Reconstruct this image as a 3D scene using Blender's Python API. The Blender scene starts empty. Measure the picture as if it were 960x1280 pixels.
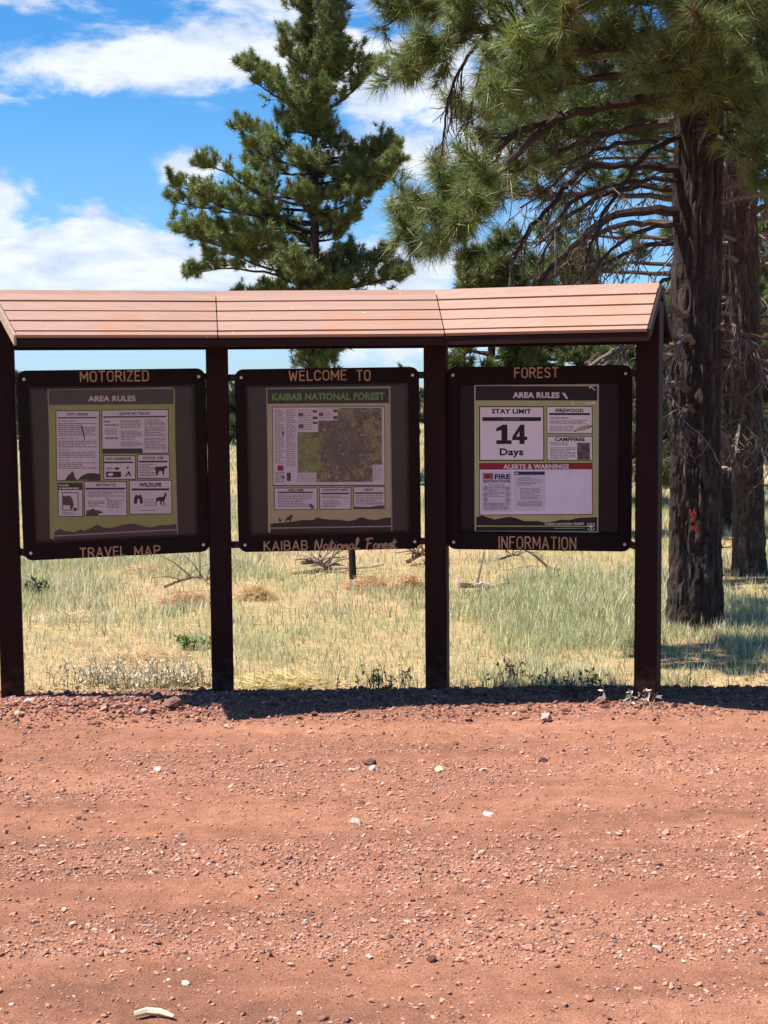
import bpy, math, random
import numpy as np
from mathutils import Vector, Matrix
random.seed(7); rng = np.random.default_rng(11)
S = bpy.context.scene
COL = S.collection

# ------------------------------------------------------------------ camera, sky, sun
CAM_H, PITCH, ROLL, FPX = 1.7934, math.radians(4.9388), math.radians(0.4931), 1800.0
cam_d = bpy.data.cameras.new("camera"); cam = bpy.data.objects.new("camera", cam_d); COL.objects.link(cam)
cam_d.sensor_fit = 'VERTICAL'; cam_d.sensor_height = 24.0; cam_d.lens = 24.0*FPX/1280.0
cam_d.clip_start = 0.05; cam_d.clip_end = 20000
cam.matrix_world = Matrix.Translation((0, 0, CAM_H)) @ Matrix.Rotation(math.pi/2-PITCH, 4, 'X') @ Matrix.Rotation(-ROLL, 4, 'Z')
S.camera = cam
TOSUN = Vector((-1.155, 0.11, 2.088)).normalized()
sd = bpy.data.lights.new("sun", 'SUN'); sd.energy = 5.0; sd.angle = math.radians(0.5); sd.color = (1.0, 0.955, 0.88)
so = bpy.data.objects.new("sun", sd); COL.objects.link(so); so.location = (-20, 5, 40)
so.rotation_euler = TOSUN.to_track_quat('Z', 'Y').to_euler()
S.view_settings.view_transform = 'Standard'; S.view_settings.look = 'None'
S.view_settings.exposure = 1.15; S.view_settings.gamma = 1.0

W = bpy.data.worlds.new("World"); S.world = W; W.use_nodes = True
nt = W.node_tree; nt.nodes.clear()
class G:
    """small helper to write node maths"""
    def __init__(s, nt): s.nt = nt
    def n(s, t, **k):
        o = s.nt.nodes.new(t)
        for a, b in k.items(): setattr(o, a, b)
        return o
    def l(s, a, b): s.nt.links.new(a, b)
    def m(s, op, a, b=None, c=None, clamp=False):
        o = s.nt.nodes.new('ShaderNodeMath'); o.operation = op; o.use_clamp = clamp
        for i, v in enumerate((a, b, c)):
            if v is None: continue
            if isinstance(v, (int, float)): o.inputs[i].default_value = v
            else: s.nt.links.new(v, o.inputs[i])
        return o.outputs[0]
    def mix(s, f, a, b, bt='MIX'):
        o = s.nt.nodes.new('ShaderNodeMix'); o.data_type = 'RGBA'; o.blend_type = bt
        for i, v in ((0, f), (6, a), (7, b)):
            if isinstance(v, (int, float)): o.inputs[i].default_value = v
            elif isinstance(v, tuple): o.inputs[i].default_value = (*v, 1) if len(v) == 3 else v
            else: s.nt.links.new(v, o.inputs[i])
        return o.outputs[2]
    def noise(s, vec, scale, detail=4, rough=.55, dist=0.0, out=0):
        o = s.nt.nodes.new('ShaderNodeTexNoise'); o.inputs['Scale'].default_value = scale
        o.inputs['Detail'].default_value = detail; o.inputs['Roughness'].default_value = rough
        o.inputs['Distortion'].default_value = dist
        if vec is not None: s.nt.links.new(vec, o.inputs['Vector'])
        return o.outputs[out]
    def ramp(s, f, stops):
        o = s.nt.nodes.new('ShaderNodeValToRGB'); e = o.color_ramp.elements
        while len(e) < len(stops): e.new(.5)
        for i, (p, c) in enumerate(stops): e[i].position = p; e[i].color = (*c, 1) if len(c) == 3 else c
        s.nt.links.new(f, o.inputs[0]); return o.outputs[0]
    def mapping(s, vec, scale):
        o = s.nt.nodes.new('ShaderNodeMapping'); o.inputs['Scale'].default_value = scale
        s.nt.links.new(vec, o.inputs[0]); return o.outputs[0]
g = G(nt)
sky = g.n('ShaderNodeTexSky'); sky.sky_type = 'NISHITA'; sky.sun_disc = False
sky.sun_elevation = math.asin(TOSUN.z); sky.sun_rotation = math.atan2(TOSUN.x, TOSUN.y)
sky.altitude = 2100; sky.air_density = 1.0; sky.dust_density = 0.15; sky.ozone_density = 2.2
hs = g.n('ShaderNodeHueSaturation'); hs.inputs['Saturation'].default_value = 1.52; hs.inputs['Value'].default_value = 1.5; hs.inputs['Hue'].default_value = .503
gm = g.n('ShaderNodeGamma'); gm.inputs[1].default_value = .84; g.l(sky.outputs[0], gm.inputs[0]); g.l(gm.outputs[0], hs.inputs['Color'])
tc = g.n('ShaderNodeTexCoord'); sx = g.n('ShaderNodeSeparateXYZ'); g.l(tc.outputs['Generated'], sx.inputs[0])
az = g.m('ARCTAN2', sx.outputs[0], sx.outputs[1]); el = sx.outputs[2]
# clouds: flattened fractal noise over all the sky, gathered into banks
cv = g.mapping(tc.outputs['Generated'], (1, 1, 2.3))
n1 = g.noise(cv, 12, 10, .62, .35); n2 = g.noise(cv, 2.6, 3, .5, .1)
dens = g.m('ADD', g.m('MULTIPLY', g.m('SUBTRACT', n1, .5), 1.9), g.m('MULTIPLY', g.m('SUBTRACT', n2, .62), .9))
def bank(px, py, su, sv, k):
    global dens
    u0 = (px-480)/FPX; v0 = (484.5-py)/FPX*.985
    a = g.m('DIVIDE', g.m('SUBTRACT', az, u0), su/FPX); b = g.m('DIVIDE', g.m('SUBTRACT', el, v0), sv/FPX)
    r = g.m('ADD', g.m('MULTIPLY', a, a), g.m('MULTIPLY', b, b))
    dens = g.m('ADD', dens, g.m('MULTIPLY', g.m('EXPONENT', g.m('MULTIPLY', r, -1.0)), k))
for q in ((50, 325, 130, 44, .72), (10, 268, 40, 30, .3), (250, 345, 180, 22, .4), (255, 215, 48, 34, .62), (110, 95, 200, 30, .46), (320, 80, 130, 50, .36), (520, 108, 120, 50, .52),
          (15, 30, 40, 14, .28), (70, 30, 22, 12, .2), (500, 330, 120, 40, .55), (470, 200, 80, 40, .36), (620, 190, 110, 60, .4), (640, 425, 220, 20, .36),
          (150, 180, 150, 45, -.3), (120, 448, 170, 24, -.5), (180, 10, 120, 14, -.1), (180, 285, 60, 20, .1)): bank(*q)
o = g.n('ShaderNodeMapRange', interpolation_type='SMOOTHSTEP'); g.l(dens, o.inputs[0])
o.inputs[1].default_value = -.07; o.inputs[2].default_value = .30
cmask = o.outputs[0]
shade = g.noise(g.mapping(tc.outputs['Generated'], (1, 1, 3.0)), 14, 6, .6, .3)
ccol = g.ramp(shade, [(.34, (4.2, 4.9, 6.2)), (.56, (6.6, 6.9, 7.3))])
air = g.mix(1.0, hs.outputs[0], g.ramp(el, [(0.0, (.44, .57, .88)), (.06, (.66, .80, .95)), (.15, (1, 1, 1))]), 'MULTIPLY')
fin = g.mix(g.m('MULTIPLY', cmask, .93), air, ccol)
bg = g.n('ShaderNodeBackground'); bg.inputs[1].default_value = 0.068; g.l(fin, bg.inputs[0])
wo = g.n('ShaderNodeOutputWorld'); g.l(bg.outputs[0], wo.inputs[0])

# ------------------------------------------------------------------ where things stand
_c, _s = math.cos(PITCH), math.sin(PITCH); _cr, _sr = math.cos(ROLL), math.sin(ROLL)
def ray(px, py):
    a, b = px-480, 640-py
    x, y = a*_cr+b*_sr, -a*_sr+b*_cr
    return np.array([x, FPX*_c+y*_s, -FPX*_s+y*_c])
def at(px, py, Y):
    d = ray(px, py); t = Y/d[1]; return np.array([0, 0, CAM_H])+d*t
def ground(px, py, z=0.0):
    d = ray(px, py); t = (z-CAM_H)/d[2]; return np.array([0, 0, CAM_H])+d*t

# ------------------------------------------------------------------ mesh helpers
def tag(o, label=None, cat=None, group=None, kind=None):
    if label: o['label'] = label
    if cat: o['category'] = cat
    if group: o['group'] = group
    if kind: o['kind'] = kind
    return o
def empty(name, loc=(0, 0, 0), rz=0.0):
    o = bpy.data.objects.new(name, None); COL.objects.link(o); o.location = loc; o.rotation_euler = (0, 0, rz)
    o.empty_display_size = .1
    return o
class MB:
    def __init__(s): s.V = []; s.F = {}; s.C = []; s.n = 0; s.haveC = False
    def add(s, V, F, C=None):
        V = np.asarray(V, float).reshape(-1, 3); F = np.asarray(F, np.int64)
        s.V.append(V)
        s.F.setdefault(F.shape[1], []).append(F+s.n)
        if C is None: s.C.append(np.ones((len(V), 3)))
        else:
            s.haveC = True; C = np.asarray(C, float)
            s.C.append(np.broadcast_to(C, (len(V), 3)) if C.ndim == 1 else C)
        s.n += len(V)
    def poly(s, V, f, C=None):          # one n-gon
        s.add(V, [f], C)
    def box(s, c, size, rz=0.0, C=None, bev=0.0):
        hx, hy, hz = [v/2 for v in size]
        P = np.array([(sx*hx, sy*hy, sz*hz) for sz in (-1, 1) for sy in (-1, 1) for sx in (-1, 1)])
        if bev:
            P = []
            for (sz, sy, sx) in [(a, b, d) for a in (-1, 1) for b in (-1, 1) for d in (-1, 1)]:
                P += [(sx*(hx-bev), sy*(hy-bev), sz*hz), (sx*(hx-bev), sy*hy, sz*(hz-bev)), (sx*hx, sy*(hy-bev), sz*(hz-bev))]
            P = np.array(P)
        ca, sa = math.cos(rz), math.sin(rz)
        P = P @ np.array([[ca, sa, 0], [-sa, ca, 0], [0, 0, 1]])+np.array(c)
        if not bev:
            s.add(P, [(0, 2, 3, 1), (4, 5, 7, 6), (0, 1, 5, 4), (2, 6, 7, 3), (0, 4, 6, 2), (1, 3, 7, 5)], C)
        else:
            i = lambda z, y, x, k: ((z*4+y*2+x)*3+k)
            q = [(i(0,0,0,0), i(0,1,0,0), i(0,1,1,0), i(0,0,1,0)), (i(1,0,0,0), i(1,0,1,0), i(1,1,1,0), i(1,1,0,0)),
                 (i(0,0,0,1), i(0,0,1,1), i(1,0,1,1), i(1,0,0,1)), (i(0,1,0,1), i(1,1,0,1), i(1,1,1,1), i(0,1,1,1)),
                 (i(0,0,0,2), i(1,0,0,2), i(1,1,0,2), i(0,1,0,2)), (i(0,0,1,2), i(0,1,1,2), i(1,1,1,2), i(1,0,1,2))]
            for z in (0, 1):
                for y in (0, 1):
                    q.append((i(z,y,0,0), i(z,y,1,0), i(z,y,1,1), i(z,y,0,1)))
                for x in (0, 1):
                    q.append((i(z,0,x,0), i(z,1,x,0), i(z,1,x,2), i(z,0,x,2)))
            for y in (0, 1):
                for x in (0, 1): q.append((i(0,y,x,1), i(1,y,x,1), i(1,y,x,2), i(0,y,x,2)))
            t = [(i(z,y,x,0), i(z,y,x,1), i(z,y,x,2)) for z in (0, 1) for y in (0, 1) for x in (0, 1)]
            n0 = s.n; s.add(P, q, C); s.F.setdefault(3, []).append(np.array(t)+n0)
    def tube(s, pts, rad, sides=6, C=None, cap=True):
        pts = np.asarray(pts, float); rad = np.broadcast_to(np.asarray(rad, float), (len(pts),))
        T = np.gradient(pts, axis=0); T /= np.linalg.norm(T, axis=1)[:, None]+1e-9
        up = np.array([0, 0, 1.0]) if abs(T[0][2]) < .9 else np.array([1.0, 0, 0])
        A = np.cross(T, up); A /= np.linalg.norm(A, axis=1)[:, None]+1e-9; B = np.cross(T, A)
        th = np.linspace(0, 2*math.pi, sides, endpoint=False)
        V = pts[:, None]+rad[:, None, None]*(np.cos(th)[None, :, None]*A[:, None]+np.sin(th)[None, :, None]*B[:, None])
        n = len(pts); i = np.arange(n-1)[:, None]*sides; j = np.arange(sides)[None]; k = (j+1) % sides
        F = np.stack([i+j, i+k, i+sides+k, i+sides+j], -1).reshape(-1, 4)
        if C is not None and np.ndim(C) == 2: C = np.repeat(C, sides, axis=0)
        n0 = s.n; s.add(V, F, C)
        if cap and sides > 3: s.F.setdefault(sides, []).append(np.array([list(range(sides)), [(n-1)*sides+q for q in range(sides-1, -1, -1)]])+n0)
    def build(s, name, mat, parent=None, smooth=False):
        me = bpy.data.meshes.new(name)
        V = np.concatenate(s.V); me.vertices.add(len(V)); me.vertices.foreach_set('co', V.ravel())
        keys = list(s.F); arr = [np.concatenate(s.F[k]) for k in keys]
        loops = np.concatenate([a.ravel() for a in arr]); tot = np.concatenate([np.full(len(a), k) for k, a in zip(keys, arr)])
        me.loops.add(len(loops)); me.loops.foreach_set('vertex_index', loops.astype(np.int32))
        me.polygons.add(len(tot)); st = np.concatenate([[0], np.cumsum(tot)[:-1]])
        me.polygons.foreach_set('loop_start', st.astype(np.int32)); me.polygons.foreach_set('loop_total', tot.astype(np.int32))
        me.polygons.foreach_set('use_smooth', np.full(len(tot), bool(smooth)))
        if s.haveC:
            ca = me.color_attributes.new('Col', 'FLOAT_COLOR', 'POINT'); C = np.concatenate(s.C)
            ca.data.foreach_set('color', np.c_[C, np.ones(len(C))].ravel().astype(np.float32))
        me.update(calc_edges=True); me.validate()
        me.materials.append(mat)
        o = bpy.data.objects.new(name, me); COL.objects.link(o)
        if parent: o.parent = parent
        return o

def _h(ix, iy, seed):
    n = (ix.astype(np.int64)*374761393+iy.astype(np.int64)*668265263+seed*982451653) & 0x7fffffff
    n = ((n ^ (n >> 13))*1274126177) & 0x7fffffff; n ^= n >> 16
    return (n & 0xffff)/65535.0
def vn(x, y, seed=0):
    x = np.asarray(x, float); y = np.asarray(y, float)
    ix, iy = np.floor(x), np.floor(y); fx, fy = x-ix, y-iy
    fx = fx*fx*(3-2*fx); fy = fy*fy*(3-2*fy)
    a, b, c, d = _h(ix, iy, seed), _h(ix+1, iy, seed), _h(ix, iy+1, seed), _h(ix+1, iy+1, seed)
    return (a*(1-fx)+b*fx)*(1-fy)+(c*(1-fx)+d*fx)*fy
def fbm(x, y, seed=0, oct=4):
    r = 0; a = .5
    for k in range(oct): r = r+a*vn(x*2**k, y*2**k, seed+k*17); a *= .5
    return r/(1-.5**oct)

# ------------------------------------------------------------------ materials
def mat(name):
    m = bpy.data.materials.new(name); m.use_nodes = True; t = m.node_tree
    b = t.nodes['Principled BSDF']; return m, t, b, G(t)
def plain(name, col, rough=.7, noise=0.0, scale=8, spec=.35, bump=0.0, bscale=60):
    m, t, b, q = mat(name); b.inputs['Roughness'].default_value = rough; b.inputs['Specular IOR Level'].default_value = spec
    co = t.nodes.new('ShaderNodeTexCoord').outputs['Object']
    if noise:
        f = q.noise(co, scale, 5, .6)
        lo = tuple(c*(1-noise) for c in col); hi = tuple(min(1, c*(1+noise)) for c in col)
        q.l(q.ramp(f, [(.3, lo), (.7, hi)]), b.inputs['Base Color'])
    else: b.inputs['Base Color'].default_value = (*col, 1)
    if bump:
        bp = q.n('ShaderNodeBump'); bp.inputs['Strength'].default_value = bump; bp.inputs['Distance'].default_value = .004
        q.l(q.noise(co, bscale, 5, .6), bp.inputs['Height']); q.l(bp.outputs[0], b.inputs['Normal'])
    return m
def attr_mat(name, rough=.8, trans=0.0, noise=0.0, scale=20, bump=0.0, bscale=60, spec=.25):
    m, t, b, q = mat(name); a = q.n('ShaderNodeAttribute'); a.attribute_name = 'Col'
    c = a.outputs['Color']; co = t.nodes.new('ShaderNodeTexCoord').outputs['Object']
    if noise:
        f = q.noise(co, scale, 4, .6)
        c = q.mix(1.0, c, q.ramp(f, [(.3, (1-noise,)*3), (.7, (1+noise,)*3)]), 'MULTIPLY')
    q.l(c, b.inputs['Base Color']); b.inputs['Roughness'].default_value = rough; b.inputs['Specular IOR Level'].default_value = spec
    if bump:
        bp = q.n('ShaderNodeBump'); bp.inputs['Strength'].default_value = bump; bp.inputs['Distance'].default_value = .004
        q.l(q.noise(co, bscale, 5, .65), bp.inputs['Height']); q.l(bp.outputs[0], b.inputs['Normal'])
    if trans:
        tr = q.n('ShaderNodeBsdfTranslucent'); q.l(c, tr.inputs[0]); mx = q.n('ShaderNodeMixShader'); mx.inputs[0].default_value = trans
        q.l(b.outputs[0], mx.inputs[1]); q.l(tr.outputs[0], mx.inputs[2])
        q.l(mx.outputs[0], t.nodes['Material Output'].inputs[0])
    return m
def painted_wood(name, col, var=.18, rough=.6, streak=(1.2, 18, 18)):
    m, t, b, q = mat(name); co = t.nodes.new('ShaderNodeTexCoord').outputs['Object']
    mp = q.mapping(co, streak); f = q.noise(mp, 2.2, 6, .65); f2 = q.noise(co, 1.7, 4, .6)
    c = q.ramp(f, [(.25, tuple(v*(1-var) for v in col)), (.75, tuple(min(1, v*(1+var)) for v in col))])
    c = q.mix(1.0, c, q.ramp(f2, [(.3, (.86, .84, .82)), (.62, (1.05, 1.05, 1.05))]), 'MULTIPLY')
    q.l(c, b.inputs['Base Color']); b.inputs['Roughness'].default_value = rough; b.inputs['Specular IOR Level'].default_value = .12
    bp = q.n('ShaderNodeBump'); bp.inputs['Strength'].default_value = .35; bp.inputs['Distance'].default_value = .003
    q.l(q.noise(q.mapping(co, tuple(v*3 for v in streak)), 5, 5, .6), bp.inputs['Height']); q.l(bp.outputs[0], b.inputs['Normal'])
    return m
M = {}
M['post'] = painted_wood('brown_post_paint', (.017, .0056, .0046), streak=(18, 18, 1.2))
def splash():          # red road dust and pale scuffs on the posts
    t = M['post'].node_tree; q = G(t); b = t.nodes['Principled BSDF']; old = b.inputs['Base Color'].links[0].from_socket
    co = t.nodes.new('ShaderNodeTexCoord').outputs['Object']; sp = q.n('ShaderNodeSeparateXYZ'); q.l(co, sp.inputs[0])
    f = q.m('SUBTRACT', q.noise(co, 16, 6, .7), q.m('MULTIPLY', sp.outputs[2], 1.1))
    c = q.mix(q.m('MULTIPLY', q.ramp(f, [(.30, (0, 0, 0)), (.62, (1, 1, 1))]), .6), old, (.15, .062, .04))
    c = q.mix(q.ramp(q.noise(q.mapping(co, (30, 30, 5)), 2.5, 5, .7), [(.70, (0, 0, 0)), (.76, (1, 1, 1))]), c, (.075, .045, .036))
    q.l(c, b.inputs['Base Color'])
splash()
M['frame'] = painted_wood('brown_frame_paint', (.0105, .0042, .0038))
M['fascia'] = painted_wood('brown_fascia_paint', (.026, .011, .009))
def roof_material():
    m, t, b, q = mat('faded_roof_paint'); co = t.nodes.new('ShaderNodeTexCoord').outputs['Object']
    f = q.noise(q.mapping(co, (1.0, 14, 14)), 3, 6, .65); f2 = q.noise(co, 1.6, 5, .65); f3 = q.noise(co, 34, 3, .6)
    c = q.ramp(f, [(.25, (.295, .172, .13)), (.75, (.375, .232, .18))])
    c = q.mix(q.m('MULTIPLY', q.ramp(f2, [(.54, (0, 0, 0)), (.70, (1, 1, 1))]), .55), c, (.40, .16, .075))       # rusty patches
    c = q.mix(q.ramp(f3, [(.70, (0, 0, 0)), (.76, (1, 1, 1))]), c, (.66, .52, .44))                        # flaking pale specks
    q.l(c, b.inputs['Base Color']); b.inputs['Roughness'].default_value = .75; b.inputs['Specular IOR Level'].default_value = .2
    bp = q.n('ShaderNodeBump'); bp.inputs['Strength'].default_value = .3; bp.inputs['Distance'].default_value = .003
    q.l(f, bp.inputs['Height']); q.l(bp.outputs[0], b.inputs['Normal'])
    return m
M['roof'] = roof_material()
M['rake'] = painted_wood('sunlit_rake_paint', (.42, .30, .23))  # sunlight on the left gable end put into a paler colour
M['letter'] = plain('routed_letter_paint', (.40, .235, .12), .7, .35, 30)
M['bolt'] = plain('bolt_zinc', (.55, .5, .45), .45, .2, 40)
M['metal_dark'] = plain('bracket_metal', (.03, .022, .02), .5)
M['back_grey'] = plain('backing_hazed', (.052, .034, .034), .75, .12, 4)  # grey haze of the pane's reflection put into a lighter backing colour
M['back_dark'] = plain('backing_dark', (.022, .010, .010), .7, .15, 4)
def pane_material(haze):
    m, t, b, q = mat('acrylic_pane'); t.nodes.remove(b)
    tr = q.n('ShaderNodeBsdfTransparent'); tr.inputs[0].default_value = (.93, .93, .93, 1)
    gl = q.n('ShaderNodeBsdfGlossy'); gl.inputs['Roughness'].default_value = .12
    fr = q.n('ShaderNodeFresnel'); fr.inputs[0].default_value = 1.45
    mx = q.n('ShaderNodeMixShader'); q.l(q.m('MULTIPLY', fr.outputs[0], haze), mx.inputs[0]); q.l(tr.outputs[0], mx.inputs[1]); q.l(gl.outputs[0], mx.inputs[2])
    q.l(mx.outputs[0], t.nodes['Material Output'].inputs[0]); return m
M['pane'] = pane_material(.32); M['pane_dim'] = pane_material(.035)        # mirrored haze set by hand per board, nearly none on the right
def ink(name, c, v=.06): M[name] = plain('print_'+name, c, .55, v, 9, .3)
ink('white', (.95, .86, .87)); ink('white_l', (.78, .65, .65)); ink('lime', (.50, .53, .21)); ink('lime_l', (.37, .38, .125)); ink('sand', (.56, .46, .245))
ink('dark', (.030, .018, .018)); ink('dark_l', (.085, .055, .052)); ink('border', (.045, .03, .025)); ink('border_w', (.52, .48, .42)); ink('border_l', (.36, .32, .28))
ink('red', (.33, .025, .03)); ink('orange', (.5, .12, .07)); ink('navy', (.03, .04, .09)); ink('grey', (.27, .21, .22)); ink('grey_l', (.22, .165, .165)); ink('green', (.20, .30, .07))
ink('pale', (.78, .70, .78)); ink('log', (.50, .48, .20)); ink('title_w', (.8, .72, .7)); ink('title_l', (.62, .52, .5)); ink('lav', (.90, .84, .91))
def map_material():
    m, t, b, q = mat('print_forest_map'); co = t.nodes.new('ShaderNodeTexCoord').outputs['Object']
    f = q.noise(co, 7.5, 8, .68, .5); f2 = q.noise(co, 45, 4, .75, .8); f3 = q.noise(co, 4.0, 3, .55)
    c = q.ramp(f, [(.36, (.24, .28, .07)), (.46, (.34, .26, .14)), (.54, (.13, .09, .07)), (.66, (.40, .31, .17))])
    c = q.mix(1.0, c, q.ramp(f2, [(.36, (.35, .33, .32)), (.58, (1.2, 1.15, 1.1))]), 'MULTIPLY')
    sp = q.n('ShaderNodeSeparateXYZ'); q.l(co, sp.inputs[0])
    dx = q.m('DIVIDE', q.m('SUBTRACT', sp.outputs[0], .09), .17); dz = q.m('DIVIDE', q.m('SUBTRACT', sp.outputs[2], .55), .17)
    rd = q.m('ADD', q.m('ADD', q.m('MULTIPLY', dx, dx), q.m('MULTIPLY', dz, dz)), q.m('MULTIPLY', q.m('SUBTRACT', f3, .5), 4.5))
    c = q.mix(q.m('MULTIPLY', q.ramp(rd, [(.55, (1, 1, 1)), (.95, (0, 0, 0))]), .75), c, q.mix(f2, (.05, .03, .03), (.24, .17, .15)))
    gx = q.m('ADD', sp.outputs[0], q.m('MULTIPLY', q.m('SUBTRACT', f, .5), .25))
    c = q.mix(q.m('MULTIPLY', q.ramp(q.m('MULTIPLY_ADD', gx, 4.0, .8), [(.42, (1, 1, 1)), (.55, (0, 0, 0))]), .6), c, (.27, .31, .07))
    c = q.mix(q.ramp(q.noise(co, 55, 3, .6), [(.64, (0, 0, 0)), (.68, (1, 1, 1))]), c, (.6, .53, .52))
    q.l(c, b.inputs['Base Color']); b.inputs['Roughness'].default_value = .55; return m
M['map'] = map_material()
M['campfire'] = plain('print_campfire_photo', (.14, .11, .11), .55, .9, 30)
M['bark'] = attr_mat('ponderosa_bark', .92, 0, .35, 30, .8, 70, .1)
M['twig'] = attr_mat('twig_bark', .9, 0, .25, 25, .3, 90, .15)
M['needle'] = attr_mat('pine_needles', .5, .22, spec=.4)
M['grass'] = attr_mat('grass_blades', .6, .38, spec=.25)
M['stone'] = attr_mat('cinder_stone', .92, 0, .18, 60, .5, 120, .12)
M['blaze'] = plain('tree_blaze_paint', (.42, .05, .025), .6, .4, 40)
M['flower'] = attr_mat('pale_seed_heads', .7, .25)
M['wood_dead'] = attr_mat('weathered_wood', .85, 0, .3, 30, .5, 80, .15)

def road_material():
    m, t, b, q = mat('red_cinder_road'); co = t.nodes.new('ShaderNodeTexCoord').outputs['Object']
    st = q.mapping(co, (.35, 1.6, 1)); a = q.noise(st, 1.3, 6, .6, .2); f = q.noise(co, 9, 6, .7); fine = q.noise(co, 150, 4, .75); vfine = q.noise(co, 420, 2, .6)
    c = q.ramp(a, [(.30, (.26, .120, .076)), (.5, (.375, .172, .105)), (.70, (.465, .222, .137))])
    c = q.mix(1.0, c, q.ramp(f, [(.28, (.72, .68, .68)), (.7, (1.16, 1.15, 1.14))]), 'MULTIPLY')
    c = q.mix(1.0, c, q.ramp(fine, [(.32, (.48, .45, .45)), (.5, (1.0, 1.0, 1.0)), (.70, (1.35, 1.38, 1.42))]), 'MULTIPLY')  # shade between the grains strengthened in the colour
    c = q.mix(1.0, c, q.ramp(vfine, [(.30, (.78, .78, .78)), (.7, (1.15, 1.15, 1.15))]), 'MULTIPLY')
    q.l(c, b.inputs['Base Color']); b.inputs['Roughness'].default_value = .95; b.inputs['Specular IOR Level'].default_value = .08
    bp = q.n('ShaderNodeBump'); bp.inputs['Strength'].default_value = .9; bp.inputs['Distance'].default_value = .011
    q.l(q.m('ADD', fine, q.m('MULTIPLY', vfine, .4)), bp.inputs['Height']); q.l(bp.outputs[0], b.inputs['Normal'])
    return m
def meadow_material():
    m, t, b, q = mat('meadow_soil'); co = t.nodes.new('ShaderNodeTexCoord').outputs['Object']
    a = q.noise(co, .35, 5, .6); f = q.noise(co, 7, 6, .7); fine = q.noise(co, 60, 4, .7)
    c = q.ramp(a, [(.32, (.35, .23, .14)), (.5, (.32, .235, .125)), (.66, (.22, .20, .09))])
    c = q.mix(1.0, c, q.ramp(f, [(.28, (.72, .70, .68)), (.7, (1.2, 1.18, 1.1))]), 'MULTIPLY')
    c = q.mix(1.0, c, q.ramp(fine, [(.30, (.38, .36, .34)), (.5, (.95, .95, .95)), (.7, (1.5, 1.5, 1.45))]), 'MULTIPLY')
    q.l(c, b.inputs['Base Color']); b.inputs['Roughness'].default_value = .95; b.inputs['Specular IOR Level'].default_value = .05
    bp = q.n('ShaderNodeBump'); bp.inputs['Strength'].default_value = .7; bp.inputs['Distance'].default_value = .02
    q.l(f, bp.inputs['Height']); q.l(bp.outputs[0], b.inputs['Normal'])
    return m
M['road'] = road_material(); M['meadow'] = meadow_material()

# ------------------------------------------------------------------ ground
P = np.array([(-2.139, 8.15), (-.962, 8.40), (.310, 8.44), (1.483, 8.04)])
def edge_y(x):            # where the cinder ends and the grass starts
    x = np.asarray(x, float)
    return 8.42+.05*np.sin(x*1.3+.5)+.15*(fbm(x*2.3, x*0+3.3, 5)-.5)+.03*(x < -1.0)*0
def road_z(x, y):
    x = np.asarray(x, float); y = np.asarray(y, float)
    e = edge_y(x)-y                                    # distance inside the road
    berm = .026*np.exp(-((e-.28)/.30)**2)*(.55+.9*fbm(x*2.1, y*2.1, 9))
    berm = berm+.042*np.exp(-((y-7.93)/.16)**2)*np.clip((-x-1.12)/.25, 0, 1)*(.75+.5*fbm(x*3, y*3, 19))      # cinders heaped by the left post
    z = berm+.018*(fbm(x*.28+.1*y, y*5.5, 23, 3)-.5)+.020*(fbm(x*.8, y*2.2, 21)-.5)+.010*(fbm(x*4, y*9, 31)-.5)+.014*(fbm(x*14, y*20, 41)-.5)
    z = z-.05*np.clip((-e+.02)/.25, 0, 1)             # dives under the meadow beyond its edge
    return z
def meadow_z(x, y):
    x = np.asarray(x, float); y = np.asarray(y, float)
    near = np.clip((y-edge_y(x)+.05)/.5, 0, 1)
    far = np.clip((y-60)/1500, 0, 1)
    return -.06+near*(.055+.07*(fbm(x*.5, y*.5, 61)-.5)+.03*(fbm(x*2.3, y*2.3, 71)-.5))+far*2.0
def sheet(name, xs, ys, zf, m):
    X, Y = np.meshgrid(xs, ys); Z = zf(X, Y); nx, ny = len(xs), len(ys)
    i = np.arange(ny-1)[:, None]*nx+np.arange(nx-1)[None]
    b = MB(); b.add(np.stack([X, Y, Z], -1).reshape(-1, 3), np.stack([i, i+1, i+nx+1, i+nx], -1).reshape(-1, 4))
    return tag(b.build(name, m, smooth=True), kind='structure')
far_x = np.array([3000, 1500, 700, 300, 140, 70, 36, 20, 12, 8, 6])
xs = np.concatenate([-far_x, np.linspace(-4.6, 4.6, 150), far_x[::-1]])
ys = np.concatenate([[-3000, -900, -200, -40, -4, 4, 7], np.linspace(7.6, 16, 150), np.linspace(16.2, 40, 70), [45, 52, 60, 75, 100, 150, 240, 500, 1000, 2000, 4000]])
sheet('meadow', xs, ys, meadow_z, M['meadow'])
fx = np.array([400, 150, 60, 25, 12, 7, 4.5])
xs = np.concatenate([-fx, np.linspace(-3.4, 3.4, 420), fx[::-1]])
ys = np.concatenate([[-9, -6, -3, 0, 1.5, 2.6], np.linspace(3.2, 9.0, 400)])
sheet('dirt_road', xs, ys, lambda x, y: road_z(x, y), M['road'])

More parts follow.
